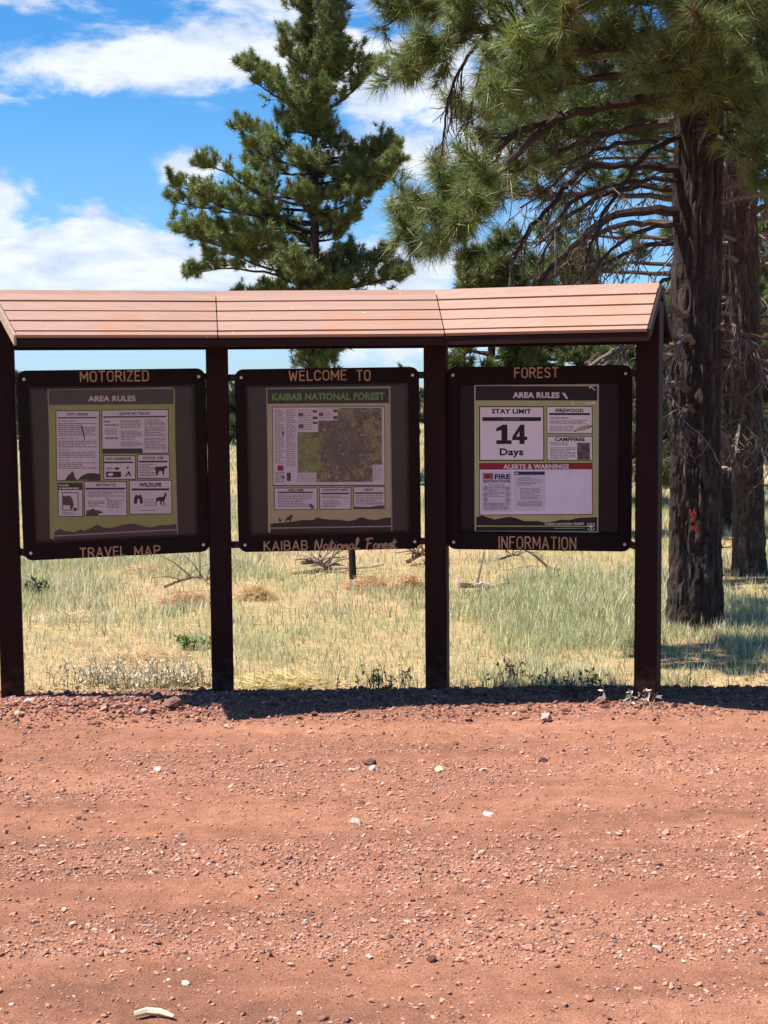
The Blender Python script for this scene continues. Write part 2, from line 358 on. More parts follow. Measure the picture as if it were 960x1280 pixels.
# stones
def ico():
    p = (1+5**.5)/2
    V = np.array([(-1,p,0),(1,p,0),(-1,-p,0),(1,-p,0),(0,-1,p),(0,1,p),(0,-1,-p),(0,1,-p),(p,0,-1),(p,0,1),(-p,0,-1),(-p,0,1)], float)/1.9
    F = np.array([(0,11,5),(0,5,1),(0,1,7),(0,7,10),(0,10,11),(1,5,9),(5,11,4),(11,10,2),(10,7,6),(7,1,8),(3,9,4),(3,4,2),(3,2,6),(3,6,8),(3,8,9),(4,9,5),(2,4,11),(6,2,10),(8,6,7),(9,8,1)])
    return V, F
def octa():
    return np.array([(1,0,0),(-1,0,0),(0,1,0),(0,-1,0),(0,0,1),(0,0,-1)], float), np.array([(0,2,4),(2,1,4),(1,3,4),(3,0,4),(2,0,5),(1,2,5),(3,1,5),(0,3,5)])
PAL = np.array([(.36,.19,.14),(.39,.215,.155),(.29,.14,.10),(.20,.10,.08),(.11,.06,.05),(.46,.30,.235),(.43,.26,.195),(.54,.42,.33),(.31,.21,.18),(.38,.21,.155)])
PAL = PAL*.78+np.array((.40, .185, .125))*.22
PW = np.array([.21,.19,.19,.12,.06,.055,.07,.022,.04,.043])
def stones(mb, x, y, z, size, base, cols):
    V0, F0 = base; N = len(x); nv = len(V0)
    V = V0[None]*(1+.28*rng.standard_normal((N, nv, 3)))
    V = V*(np.array([1, .8, .55])[None, None]*(1+.25*rng.standard_normal((N, 1, 3)))).clip(.3)
    a = rng.uniform(0, 6.283, N); ca, sa = np.cos(a), np.sin(a)
    R = np.stack([np.stack([ca, -sa], -1), np.stack([sa, ca], -1)], -2)
    V[..., :2] = np.einsum('nij,nvj->nvi', R, V[..., :2])
    tl = rng.normal(0, .3, (N, 1)); V[..., 2] += V[..., 0]*tl
    V = V*size[:, None, None]*.5; V += np.stack([x, y, z+size*.12], -1)[:, None]
    F = F0[None]+(np.arange(N)*nv)[:, None, None]
    mb.add(V.reshape(-1, 3), F.reshape(-1, 3), np.repeat(cols, nv, axis=0))
def stone_cols(n): return PAL[rng.choice(len(PAL), n, p=PW)]*rng.uniform(.82, 1.18, (n, 1))
gb = MB()
n = 150000                                              # pebbles spread on the road in drifts
y = rng.uniform(3.4, 8.4, n); x = rng.uniform(-1, 1, n)*(.31*y+.55)
dn = fbm(x*1.1, y*2.6, 81)*.5+fbm(x*.3, y*4.0, 88)*.7
keep = rng.uniform(0, 1, n) < np.clip((dn-.47)*4.5, .13, 1)*np.clip(1.05-.75*np.exp(-((y-7.35)/.33)**2), 0, 1)
x, y = x[keep], y[keep]; sz = np.clip(rng.lognormal(-4.75, .42, len(x)), .004, .034)
big = sz > .013
stones(gb, x[big], y[big], road_z(x[big], y[big]), sz[big], ico(), stone_cols(big.sum()))
stones(gb, x[~big], y[~big], road_z(x[~big], y[~big]), sz[~big], octa(), stone_cols((~big).sum()))
n = 16000                                               # coarse cinders heaped along the edge
x = rng.normal(0, 1, n)*.2+rng.uniform(-5, 5, n); e = rng.normal(.26, .23, n); y = edge_y(x)-e
keep = (e > -.14); x, y = x[keep], y[keep]; sz = np.clip(rng.lognormal(-4.2, .5, len(x)), .006, .05)
stones(gb, x, y, road_z(x, y), sz, ico(), stone_cols(len(x))*np.array([.56, .48, .47]))  # colours darkened to deepen the shelter's shadow along here
n = 3200                                               # the heap by the left post
x = rng.uniform(-2.9, -.85, n); y = rng.normal(8.0, .13, n); sz = np.clip(rng.lognormal(-4.05, .5, n), .007, .055)
stones(gb, x, y, road_z(x, y), sz, ico(), stone_cols(n)*np.array([.85, .78, .78]))
n = 900                                                # and in the margin of the grass
x = rng.uniform(-3.4, 3.4, n); y = edge_y(x)+np.abs(rng.normal(0, .18, n)); sz = np.clip(rng.lognormal(-4.2, .4, n), .006, .05)
stones(gb, x, y, meadow_z(x, y)+.01, sz, ico(), stone_cols(n))
tag(gb.build('gravel', M['stone']), 'loose red cinder gravel and pebbles scattered over the dirt road', 'gravel', kind='stuff')

def rock(px, py, w, label, col, flat=.6):
    p = ground(px, py, .02); d = p[1]; s = w/FPX*d
    v0, f0 = ico(); b = MB(); V = v0*(1+.2*rng.standard_normal(v0.shape))
    mid = {}; F = []; V = list(V)                     # one subdivision for a chipped look
    def mp(i, j):
        k = (min(i, j), max(i, j))
        if k not in mid: mid[k] = len(V); V.append((V[i]+V[j])/2*(1+.10*rng.standard_normal()))
        return mid[k]
    for a, bb, c in f0:
        ab, bc, ca = mp(a, bb), mp(bb, c), mp(c, a); F += [(a, ab, ca), (bb, bc, ab), (c, ca, bc), (ab, bc, ca)]
    V = np.array(V)*np.array([1, .8, flat])*s*.55; V[:, 2] -= V[:, 2].min()
    b.add(V, F, np.array(col)*rng.uniform(.85, 1.1, (len(V), 1)))
    o = b.build('rock', M['stone']); z = max(float(road_z(p[0], p[1])), float(meadow_z(p[0], p[1])))-.012
    o.location = (p[0], p[1], z); o.rotation_euler = (0, 0, rng.uniform(0, 6))
    tag(o, label, 'rock', 'larger loose rocks on and beside the red road')
PALE = (.50, .39, .31); DARK = (.12, .06, .05); PINK = (.42, .26, .2); YEL = (.60, .52, .28)
for r in [(682, 897, 20, 'rounded pink rock just in front of the roof shadow, right of the third post', PINK),
          (197, 958, 14, 'grey rock with a dark shaded side standing alone on the smooth dirt, left', (.5, .42, .38)),
          (466, 957, 15, 'pale flat rock lying next to a dark hollow in mid road', PALE),
          (440, 958, 10, 'small whitish stone just left of the pale flat rock', PALE),
          (462, 950, 22, 'black broken clod behind the pale flat rock in mid road', DARK, .4),
          (549, 957, 15, 'yellowish crumbly stone right of the black clod', YEL),
          (611, 1012, 16, 'flat white stone lying alone right of centre in the road', PALE, .35),
          (445, 1023, 17, 'angular cream stone on the gravel below the black clod', PALE),
          (678, 946, 13, 'dark red lump on the smooth strip right of centre', DARK),
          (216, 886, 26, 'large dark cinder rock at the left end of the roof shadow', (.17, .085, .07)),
          (285, 906, 13, 'pale stone at the lit front corner of the roof shadow', PINK),
          (36, 888, 14, 'pale pink stone in the rubble beside the left post', (.55, .38, .32)),
          (540, 1192, 16, 'nearly black rough lump in the foreground right of centre', DARK),
          (532, 1210, 11, 'small dark lump below the nearly black one', (.16, .08, .07)),
          (232, 1217, 14, 'pale chipped stone in the left foreground', PALE),
          (211, 1213, 10, 'grey round pebble left of the pale chipped stone', (.4, .35, .33)),
          (342, 1267, 14, 'grey-white flat stone near the bottom edge left of centre', PALE),
          (374, 1260, 12, 'oval white stone near the bottom edge, right of the grey-white one', PALE),
          (405, 1266, 17, 'dark purplish rock near the bottom edge', (.2, .1, .09)),
          (14, 1247, 12, 'white pebble in the bottom left corner', PALE),
          (718, 1228, 9, 'small black stone in the right foreground', DARK),
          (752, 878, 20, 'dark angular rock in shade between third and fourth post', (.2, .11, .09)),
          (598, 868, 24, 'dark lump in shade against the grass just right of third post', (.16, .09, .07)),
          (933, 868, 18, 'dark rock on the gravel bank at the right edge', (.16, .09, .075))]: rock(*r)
p = ground(192, 1274)
b = MB(); q = np.array([[-.055, 0, .012], [-.02, .012, .016], [.02, .006, .015], [.06, -.012, .01]]); b.tube(q, [.008, .011, .010, .005], 6, np.array((.62, .5, .34)))
tag(b.build('wood_chip', M['wood_dead']), 'pale splinter of wood lying at the bottom edge of the road', 'stick').location = (p[0], p[1], float(road_z(p[0], p[1])))

# ------------------------------------------------------------------ the sign shelter
ZR, ZE, EAV, ZT, ZB, ZF = 2.347, 2.088, .34, 1.909, .845, 2.031
unit = lambda v: np.asarray(v, float)/np.linalg.norm(v)
D = [unit(P[i+1]-P[i]) for i in range(3)]
NRM = [np.array([d[1], -d[0]]) for d in D]
ANG = [math.atan2(d[1], d[0]) for d in D]
def mit(a, b): m = unit(a+b); return m/np.dot(m, a)
R = [P[0]-D[0]*.042, P[1], P[2], P[3]+D[2]*.05]
NM = [NRM[0], mit(NRM[0], NRM[1]), mit(NRM[1], NRM[2]), NRM[2]]
shift_f = [(.14, 0), (.005, 0), (.089, 0), (-.014, 0)]
kiosk = empty('sign_shelter', (0, 8.3, 0))
tag(kiosk, 'long three-bay brown wooden sign shelter with faded pinkish plank roof on four posts', 'sign shelter')
K0 = np.array([0, 8.3, 0])
pang = [ANG[0], (ANG[0]+ANG[1])/2, (ANG[1]+ANG[2])/2-.03, ANG[2]-.06]
for i in range(4):
    b = MB(); top = 2.26 if i in (0, 3) else 2.10
    b.box((0, 0, (top-.3)/2), (.128, .128, top+.3), 0, bev=.006)
    o = b.build('post', M['post'], kiosk); o.location = np.append(P[i], 0)-K0; o.rotation_euler = (0, 0, pang[i])
def plank(mb, A, B, C_, D_, th):       # a board: quad ABCD (outer face) given a thickness along its normal
    A, B, C_, D_ = map(np.asarray, (A, B, C_, D_)); nrm = np.cross(B-A, D_-A); nrm = nrm/np.linalg.norm(nrm)
    V = [A, B, C_, D_]+[v-nrm*th for v in (A, B, C_, D_)]
    mb.add(V, [(0, 1, 2, 3), (7, 6, 5, 4), (0, 4, 5, 1), (1, 5, 6, 2), (2, 6, 7, 3), (3, 7, 4, 0)])
for k in range(3):
    sec = empty('roof_section', np.append((P[k]+P[k+1])/2, ZE)-K0); sec.parent = kiosk
    O = K0+np.array(sec.location)
    ridge = [np.append(R[k], ZR)-O, np.append(R[k+1], ZR)-O]
    for side in (1, -1):
        ev = []
        for j in (k, k+1):
            e = R[j]+NM[j]*EAV*side
            e = e+np.array(shift_f[j])*side
            ev.append(np.append(e, ZE)-O)
        L = lambda u, v: (ridge[0]*(1-u)+ridge[1]*u)*(1-v)+(ev[0]*(1-u)+ev[1]*u)*v
        ug = .0022
        cuts = [0, .228, .456, .685, .915, 1.0]
        for c in range(5):
            v0, v1 = cuts[c]+(.0075 if c else 0), cuts[c+1]-(.006 if c < 4 else 0)
            b = MB(); up = np.array([0, 0, .0006*rng.standard_normal()+.003]); lap = np.array([0, 0, .005 if c < 4 else .002])
            q = [L(ug, v1)+up+lap, L(1-ug, v1)+up+lap, L(1-ug, v0)+up, L(ug, v0)+up]
            if side == -1: q = [q[1], q[0], q[3], q[2]]
            plank(b, *q, .02)
            b.build('roof_board', M['roof'], sec)
        b = MB(); dn = np.array([0, 0, -.022])     # dark sheathing under the boards
        q = [L(0, .99)+dn, L(1, .99)+dn, L(1, 0.0)+dn, L(0, 0.0)+dn]
        if side == -1: q = [q[1], q[0], q[3], q[2]]
        plank(b, *q, .012); b.build('sheathing', M['frame'], sec)
        b = MB()                                  # fascia
        nn = np.append(NRM[k]*side, 0)
        a0, a1 = L(0, 1)+np.array([0, 0, -.014]), L(1, 1)+np.array([0, 0, -.014]); dz = np.array([0, 0, -(ZE-ZF)+.012])
        if side == 1: plank(b, a0+dz-nn*.006, a1+dz-nn*.006, a1-nn*.006, a0-nn*.006, .03)
        else: plank(b, a1+dz-nn*.006, a0+dz-nn*.006, a0-nn*.006, a1-nn*.006, .03)
        b.build('fascia', M['fascia'], sec)
    if k in (0, 2):                               # rake boards on the open gable ends
        j = 0 if k == 0 else 3; dd = np.append(D[k]*(-1 if k == 0 else 1), 0)
        for side in (1, -1):
            e = np.append(R[j]+NM[j]*EAV*side+np.array(shift_f[j])*side, ZE)-O; r = ridge[0 if k == 0 else 1]
            lo = np.array([0, 0, -.052]); b = MB(); out = dd*.016; hi = np.array([0, 0, .004])
            q = [r+out+hi, e+out+hi, e+out+lo, r+out+lo]
            n_ = np.cross(q[1]-q[0], q[3]-q[0])
            if np.dot(n_, dd) < 0: q = [q[1], q[0], q[3], q[2]]
            plank(b, *q, .014); b.build('rake_board', M['rake'] if k == 0 else M['fascia'], sec)  # left end coloured as sunlit, right end as shaded
    b = MB(); rc = [r+np.array([0, 0, .004]) for r in ridge]        # ridge cap
    n_ = np.append(NRM[k], 0)*.035
    dzc = np.array([0, 0, -.026])
    b.add([rc[0]+n_+dzc, rc[1]+n_+dzc, rc[1]+np.array([0, 0, .007]), rc[0]+np.array([0, 0, .007]), rc[0]-n_+dzc, rc[1]-n_+dzc], [(0, 1, 2, 3), (3, 2, 5, 4)])
    b.build('ridge_cap', M['roof'], sec)
    b = MB(); A = np.append(P[k], 2.13)-O; B = np.append(P[k+1], 2.13)-O; dd = np.append(D[k], 0)*.09
    b.box((A+B)/2, (np.linalg.norm(B-A)-.13, .05, .09), ANG[k]); b.build('roof_beam', M['post'], sec)

# ------------------------------------------------------------------ writing
_tc = {}
def text_mesh(s, bold):
    k = (s, bold)
    if k in _tc: return _tc[k]
    c = bpy.data.curves.new('text_outline', 'FONT'); c.body = s; c.fill_mode = 'BOTH'; c.offset = bold; c.resolution_u = 3
    if bold > .01: c.space_character = 1.06
    o = bpy.data.objects.new('text_outline', c); COL.objects.link(o)
    me = bpy.data.meshes.new_from_object(o.evaluated_get(bpy.context.evaluated_depsgraph_get()))
    V = np.array([v.co[:2] for v in me.vertices]); F = [list(p.vertices) for p in me.polygons]
    bpy.data.objects.remove(o); bpy.data.curves.remove(c); bpy.data.meshes.remove(me)
    lo, hi = V.min(0), V.max(0); V = (V-lo)/(hi-lo)
    _tc[k] = (V, F); return _tc[k]
def put_text(mb, s, to_local, y, x0, y0, x1, y1, bold=.0):
    """s fills the box (x0,y0)-(x1,y1) given left/top/right/bottom in the layout's own units"""
    V, F = text_mesh(s, bold)
    L = np.array([to_local(x0+(x1-x0)*u, y1+(y0-y1)*v) for u, v in V])
    VV = np.stack([L[:, 0], np.full(len(L), y), L[:, 1]], -1); by = {}
    for f in F: by.setdefault(len(f), []).append(f)
    n0 = mb.n; first = True
    for kf, fs in by.items():
        if first: mb.add(VV, fs); first = False
        else: mb.F.setdefault(kf, []).append(np.array(fs)+n0)
GL = {'N': ([[(0, 0), (.12, .92), (.36, .04), (.58, 1.02)]], .62),
 'a': ([[(.34, .42), (.22, .5), (.06, .38), (.02, .15), (.12, .02), (.26, .12), (.36, .45), (.34, .12), (.42, .02), (.52, .1)]], .46),
 't': ([[(0, .1), (.2, .88), (.12, .15), (.2, .02), (.34, .1)], [(.0, .58), (.34, .64)]], .32),
 'i': ([[(0, .1), (.12, .48), (.08, .12), (.15, .02), (.26, .1)], [(.16, .72), (.19, .75)]], .24),
 'o': ([[(.2, .5), (.06, .38), (.03, .15), (.14, .02), (.3, .12), (.34, .35), (.22, .5), (.3, .4), (.46, .42)]], .42),
 'n': ([[(0, 0), (.08, .48), (.06, .2), (.2, .46), (.3, .4), (.28, .1), (.36, .02), (.46, .1)]], .44),
 'l': ([[(0, .1), (.2, .6), (.25, .95), (.15, 1.0), (.08, .5), (.1, .1), (.2, .02), (.32, .12)]], .30),
 'F': ([[(.05, 0), (.2, .95)], [(0, .82), (.2, .98), (.58, .95)], [(.1, .5), (.42, .55)]], .56),
 'r': ([[(0, .05), (.08, .48), (.14, .36), (.27, .45), (.28, .3), (.26, .08), (.38, .06)]], .36),
 'e': ([[(.02, .2), (.22, .28), (.26, .44), (.14, .5), (.03, .3), (.06, .08), (.2, .02), (.38, .14)]], .36),
 's': ([[(0, .1), (.16, .52), (.25, .25), (.2, .05), (.05, .03)]], .30), ' ': ([], .38)}
def _arc(cx, cy, rx, ry, a0, a1, n=9): return [(cx+rx*math.cos(math.radians(a)), cy+ry*math.sin(math.radians(a))) for a in np.linspace(a0, a1, n)]
_v = [(0, 0), (0, 1)]
CAPS = {'M': ([_v, [(0, 1), (.33, .3)], [(.33, .3), (.66, 1)], [(.66, 1), (.66, 0)]], .66), 'O': ([_arc(.27, .72, .27, .28, 0, 180)+_arc(.27, .28, .27, .28, 180, 360)+[(.54, .72)]], .54),
 'T': ([[(0, 1), (.54, 1)], [(.27, 1), (.27, 0)]], .54), 'R': ([_v, [(0, 1)]+_arc(.27, .75, .25, .25, 90, -90)+[(0, .5)], [(.27, .5), (.54, 0)]], .54), 'I': ([_v], .0), 'Z': ([[(0, 1), (.5, 1)], [(.5, 1), (0, 0)], [(0, 0), (.5, 0)]], .5),
 'E': ([_v, [(0, 1), (.45, 1)], [(0, .52), (.38, .52)], [(0, 0), (.45, 0)]], .45), 'D': ([_v, [(0, 1)]+_arc(.25, .7, .29, .3, 90, 0)+_arc(.25, .3, .29, .3, 0, -90)+[(0, 0)]], .54), 'A': ([[(0, 0), (.29, 1)], [(.29, 1), (.58, 0)], [(.1, .33), (.48, .33)]], .58),
 'V': ([[(0, 1), (.28, 0)], [(.28, 0), (.56, 1)]], .56), 'L': ([_v, [(0, 0), (.45, 0)]], .45), 'P': ([_v, [(0, 1)]+_arc(.27, .75, .25, .25, 90, -90)+[(0, .5)]], .52), 'W': ([[(0, 1), (.17, 0)], [(.17, 0), (.37, .8)], [(.37, .8), (.57, 0)], [(.57, 0), (.74, 1)]], .74),
 'C': ([_arc(.27, .72, .27, .28, 15, 180)+_arc(.27, .28, .27, .28, 180, 345)], .53), 'F': ([_v, [(0, 1), (.46, 1)], [(0, .52), (.38, .52)]], .46), 'S': ([[(.5, .84), (.43, .95), (.27, 1), (.1, .95), (.02, .8), (.06, .64), (.25, .53), (.42, .43), (.51, .27), (.46, .08), (.27, 0), (.09, .04), (0, .17)]], .51),
 'N': ([_v, [(0, 1), (.54, 0)], [(.54, 0), (.54, 1)]], .54), 'K': ([_v, [(.5, 1), (0, .42)], [(.15, .58), (.53, 0)]], .53), 'B': ([_v, [(0, 1)]+_arc(.25, .76, .24, .24, 90, -90)+[(0, .52)], [(0, .52)]+_arc(.26, .26, .27, .26, 90, -90)+[(0, 0)]], .53)}
def ribbon(mb, W2, w, y):
    T = np.gradient(W2, axis=0); T = T/(np.linalg.norm(T, axis=1)[:, None]+1e-9); Nn = np.stack([-T[:, 1], T[:, 0]], -1)*w/2
    W2 = W2.copy(); W2[0] -= T[0]*w*.42; W2[-1] += T[-1]*w*.42
    A, B = W2+Nn, W2-Nn; A[0] += T[0]*w*.2; B[0] += T[0]*w*.2; A[-1] -= T[-1]*w*.2; B[-1] -= T[-1]*w*.2
    caps = np.array([W2[0]-T[0]*0, W2[-1]]); m_ = len(W2)
    V = np.concatenate([np.c_[A[:, 0], np.full(m_, y), A[:, 1]], np.c_[B[:, 0], np.full(m_, y), B[:, 1]], np.c_[caps[:, 0], [y, y], caps[:, 1]]])
    i = np.arange(m_-1); n0 = mb.n; mb.add(V, np.stack([m_+i, m_+i+1, i+1, i], -1)); mb.F.setdefault(3, []).append(np.array([(0, 2*m_, m_), (m_-1, 2*m_-1, 2*m_+1)])+n0)
def put_caps(mb, word, to_local, y, w):
    st = []; adv = 0
    for ch in word:
        for line in CAPS[ch][0]: st.append([(a+adv, b_) for a, b_ in line])
        adv += CAPS[ch][1]+.27
    adv -= .27; e = .07
    for j, line in enumerate(st): ribbon(mb, np.array([to_local(.01+.98*p_[0]/adv, e+(1-2*e)*(1-p_[1])) for p_ in line]), w, y-.00004*j)
def put_script(mb, s, to_local, y, x0, y0, x1, y1, w):
    st = []; adv = 0
    for ch in s:
        for line in GL[ch][0]: st.append([(a+adv, b_) for a, b_ in line])
        adv += GL[ch][1]
    for j, line in enumerate(st):
        pts = []
        L = np.array(line)
        if len(L) > 2:                          # smooth the stroke
            Q = np.vstack([2*L[0]-L[1], L, 2*L[-1]-L[-2]])
            for i in range(1, len(Q)-2):
                for t in np.linspace(0, 1, 4, endpoint=False):
                    p0, p1, p2, p3 = Q[i-1:i+3]
                    pts.append(.5*((2*p1)+(p2-p0)*t+(2*p0-5*p1+4*p2-p3)*t*t+(3*p1-p0-3*p2+p3)*t**3))
            pts.append(L[-1])
        else: pts = list(L)
        W2 = np.array([to_local(x0+(x1-x0)*p_[0]/adv, y1+(y0-y1)*p_[1]) for p_ in pts])
        T = np.gradient(W2, axis=0) if len(W2) > 1 else np.array([[1, 0]]); T = T/(np.linalg.norm(T, axis=1)[:, None]+1e-9)
        Nn = np.stack([-T[:, 1], T[:, 0]], -1)*w/2
        A, B = W2+Nn, W2-Nn; m_ = len(W2); yy = y-.00003*j
        V = np.concatenate([np.c_[A[:, 0], np.full(m_, yy), A[:, 1]], np.c_[B[:, 0], np.full(m_, yy), B[:, 1]]])
        i = np.arange(m_-1); mb.add(V, np.stack([m_+i, m_+i+1, i+1, i], -1))

# ------------------------------------------------------------------ the three sign boards
BA = [np.array(q) for q in ((-2.03, 8.055), (-.852, 8.384), (.374, 8.425))]      # left and right end of each board
BB = [np.array(q) for q in ((-1.022, 8.365), (.216, 8.434), (1.418, 8.212))]
BROLL = (math.radians(.5), math.radians(.35), 0.0)
BD = [unit(b_-a_) for a_, b_ in zip(BA, BB)]; BN = [np.array([d[1], -d[0]]) for d in BD]; BANG = [math.atan2(d[1], d[0]) for d in BD]; BC = [(a_+b_)/2 for a_, b_ in zip(BA, BB)]
boards = []
NAMES = [('left sign board lettered MOTORIZED TRAVEL MAP in a rounded dark brown frame', ),
         ('centre sign board lettered WELCOME TO KAIBAB National Forest in a rounded dark brown frame', ),
         ('right sign board lettered FOREST INFORMATION in a rounded dark brown frame', )]
def rrect(w, h, r, n=6):
    pts = []
    for cx, cy, a0 in ((w/2-r, h-r, 0), (-w/2+r, h-r, 90), (-w/2+r, r, 180), (w/2-r, r, 270)):
        for t in np.linspace(0, 90, n): a = math.radians(a0+t); pts.append((cx+r*math.cos(a), cy+r*math.sin(a)))
    return np.array(pts)
class Board:
    pass
H = ZT-ZB
for k in range(3):
    Wd = np.linalg.norm(BB[k]-BA[k]); ctr = BC[k]
    root = empty('sign_board', (*ctr, ZB), BANG[k]); root.rotation_euler[1] = -BROLL[k]; tag(root, NAMES[k][0], 'sign board')
    B = Board(); boards.append(B); B.root = root; B.W = Wd; B.k = k
    def to_local(px, py, k=k, ctr=ctr):
        d = ray(px, py); n = BN[k]; o = ctr+n*.02
        t = np.dot(o, n)/np.dot(d[:2], n); X = d*t
        u, v = np.dot(X[:2]-ctr, BD[k]), X[2]+CAM_H-ZB; c_, s_ = math.cos(BROLL[k]), math.sin(BROLL[k])
        return u*c_+v*s_, -u*s_+v*c_
    B.loc = to_local
    ins, tp, bt = .064, .094, .094
    outer = rrect(Wd, H, .05); n = len(outer)
    inner = np.array([(min(max(x, -Wd/2+ins), Wd/2-ins), min(max(z, bt), H-tp)) for x, z in outer])
    b = MB(); yf, yb = -.02, .02
    V = np.concatenate([np.c_[outer[:, 0], np.full(n, y_), outer[:, 1]] for y_ in (yf, yb)]+[np.c_[inner[:, 0], np.full(n, y_), inner[:, 1]] for y_ in (yf, yb)])
    i = np.arange(n); j = (i+1) % n
    F = np.concatenate([np.stack([i, 2*n+i, 2*n+j, j], -1), np.stack([n+i, n+j, 3*n+j, 3*n+i], -1), np.stack([i, j, n+j, n+i], -1), np.stack([2*n+i, 3*n+i, 3*n+j, 2*n+j], -1)])
    b.add(V, F); b.build('frame', M['frame'], root)
    b = MB(); b.box((0, .008, (H-tp+bt)/2), (Wd-2*ins+.004, .012, H-tp-bt+.004)); b.build('backing_panel', M['back_grey'] if k < 2 else M['back_dark'], root)
    b = MB(); iw, ih = Wd-2*ins, H-tp-bt; zc = (H-tp+bt)/2
    for x_ in (-1, 1): b.box((x_*(iw/2-.006), -.006, zc), (.012, .016, ih-.002))
    for z_ in (-1, 1): b.box((0, -.0065, zc+z_*(ih/2-.006)), (iw-.026, .015, .012))
    b.build('inner_molding', M['frame'], root)
    b = MB(); b.box((0, -.0155, zc), (iw-.0005, .002, ih-.0005)); b.build('cover_pane', M['pane'] if k < 2 else M['pane_dim'], root)
    for sx in (-1, 1):
        for z in (.042, H-.048):
            b = MB(); th = np.linspace(0, 6.283, 9)[:-1]
            q = np.c_[.009*np.cos(th), np.full(8, -.0035), .009*np.sin(th)]; q2 = np.c_[.0095*np.cos(th), np.full(8, .0), .0095*np.sin(th)]
            b.add(np.vstack([q, q2]), [(a, 8+a, 8+(a+1) % 8, (a+1) % 8) for a in range(8)]); b.F.setdefault(8, []).append(np.array([list(range(8))]))
            o = b.build('bolt', M['bolt'], root); o.location = (sx*(Wd/2-.038), yf, z)
            b = MB(); e_ = (P[k] if sx < 0 else P[k+1])-ctr; ex, ey = np.dot(e_, BD[k]), -np.dot(e_, BN[k]); sx_ = sx*(Wd/2-.015)
            A_ = np.array([sx_, .005, z]); B_ = np.array([ex-sx*.05, ey, z]); dv = B_-A_; L_ = np.linalg.norm(dv)
            b.box((A_+B_)/2, (L_, .012, .04), math.atan2(dv[1], dv[0])); b.build('bracket', M['metal_dark'], root)
def letters(k, s, x0, y0, x1, y1, bold=.012, script=False, x=.0):
    B = boards[k]; b = MB()
    a = np.array(B.loc(x0, y1)); c = np.array(B.loc(x1, y0))
    tl = lambda u, v: (a[0]+(c[0]-a[0])*u, a[1]+(c[1]-a[1])*(1-v))
    if script: put_script(b, s, tl, -.0212, 0, 0, 1, 1, .0095)
    else: put_caps(b, s, tl, -.0212, .0080)
    b.build('lettering', M['letter'], B.root)
letters(0, 'MOTORIZED', 100, 462.5, 186, 478); letters(0, 'TRAVEL', 100, 682, 157, 698); letters(0, 'MAP', 168.5, 681, 200, 696.5)
letters(1, 'WELCOME', 361, 462, 433, 476.5); letters(1, 'TO', 446, 462, 462.5, 476.5); letters(1, 'KAIBAB', 330, 675, 384.5, 689)
letters(1, 'National', 393.5, 673, 449, 687.5, script=True); letters(1, 'Forest', 457.5, 672, 495.5, 686.5, script=True)
letters(2, 'FOREST', 643, 458.5, 698, 473); letters(2, 'INFORMATION', 623, 670.8, 720.6, 686.3)

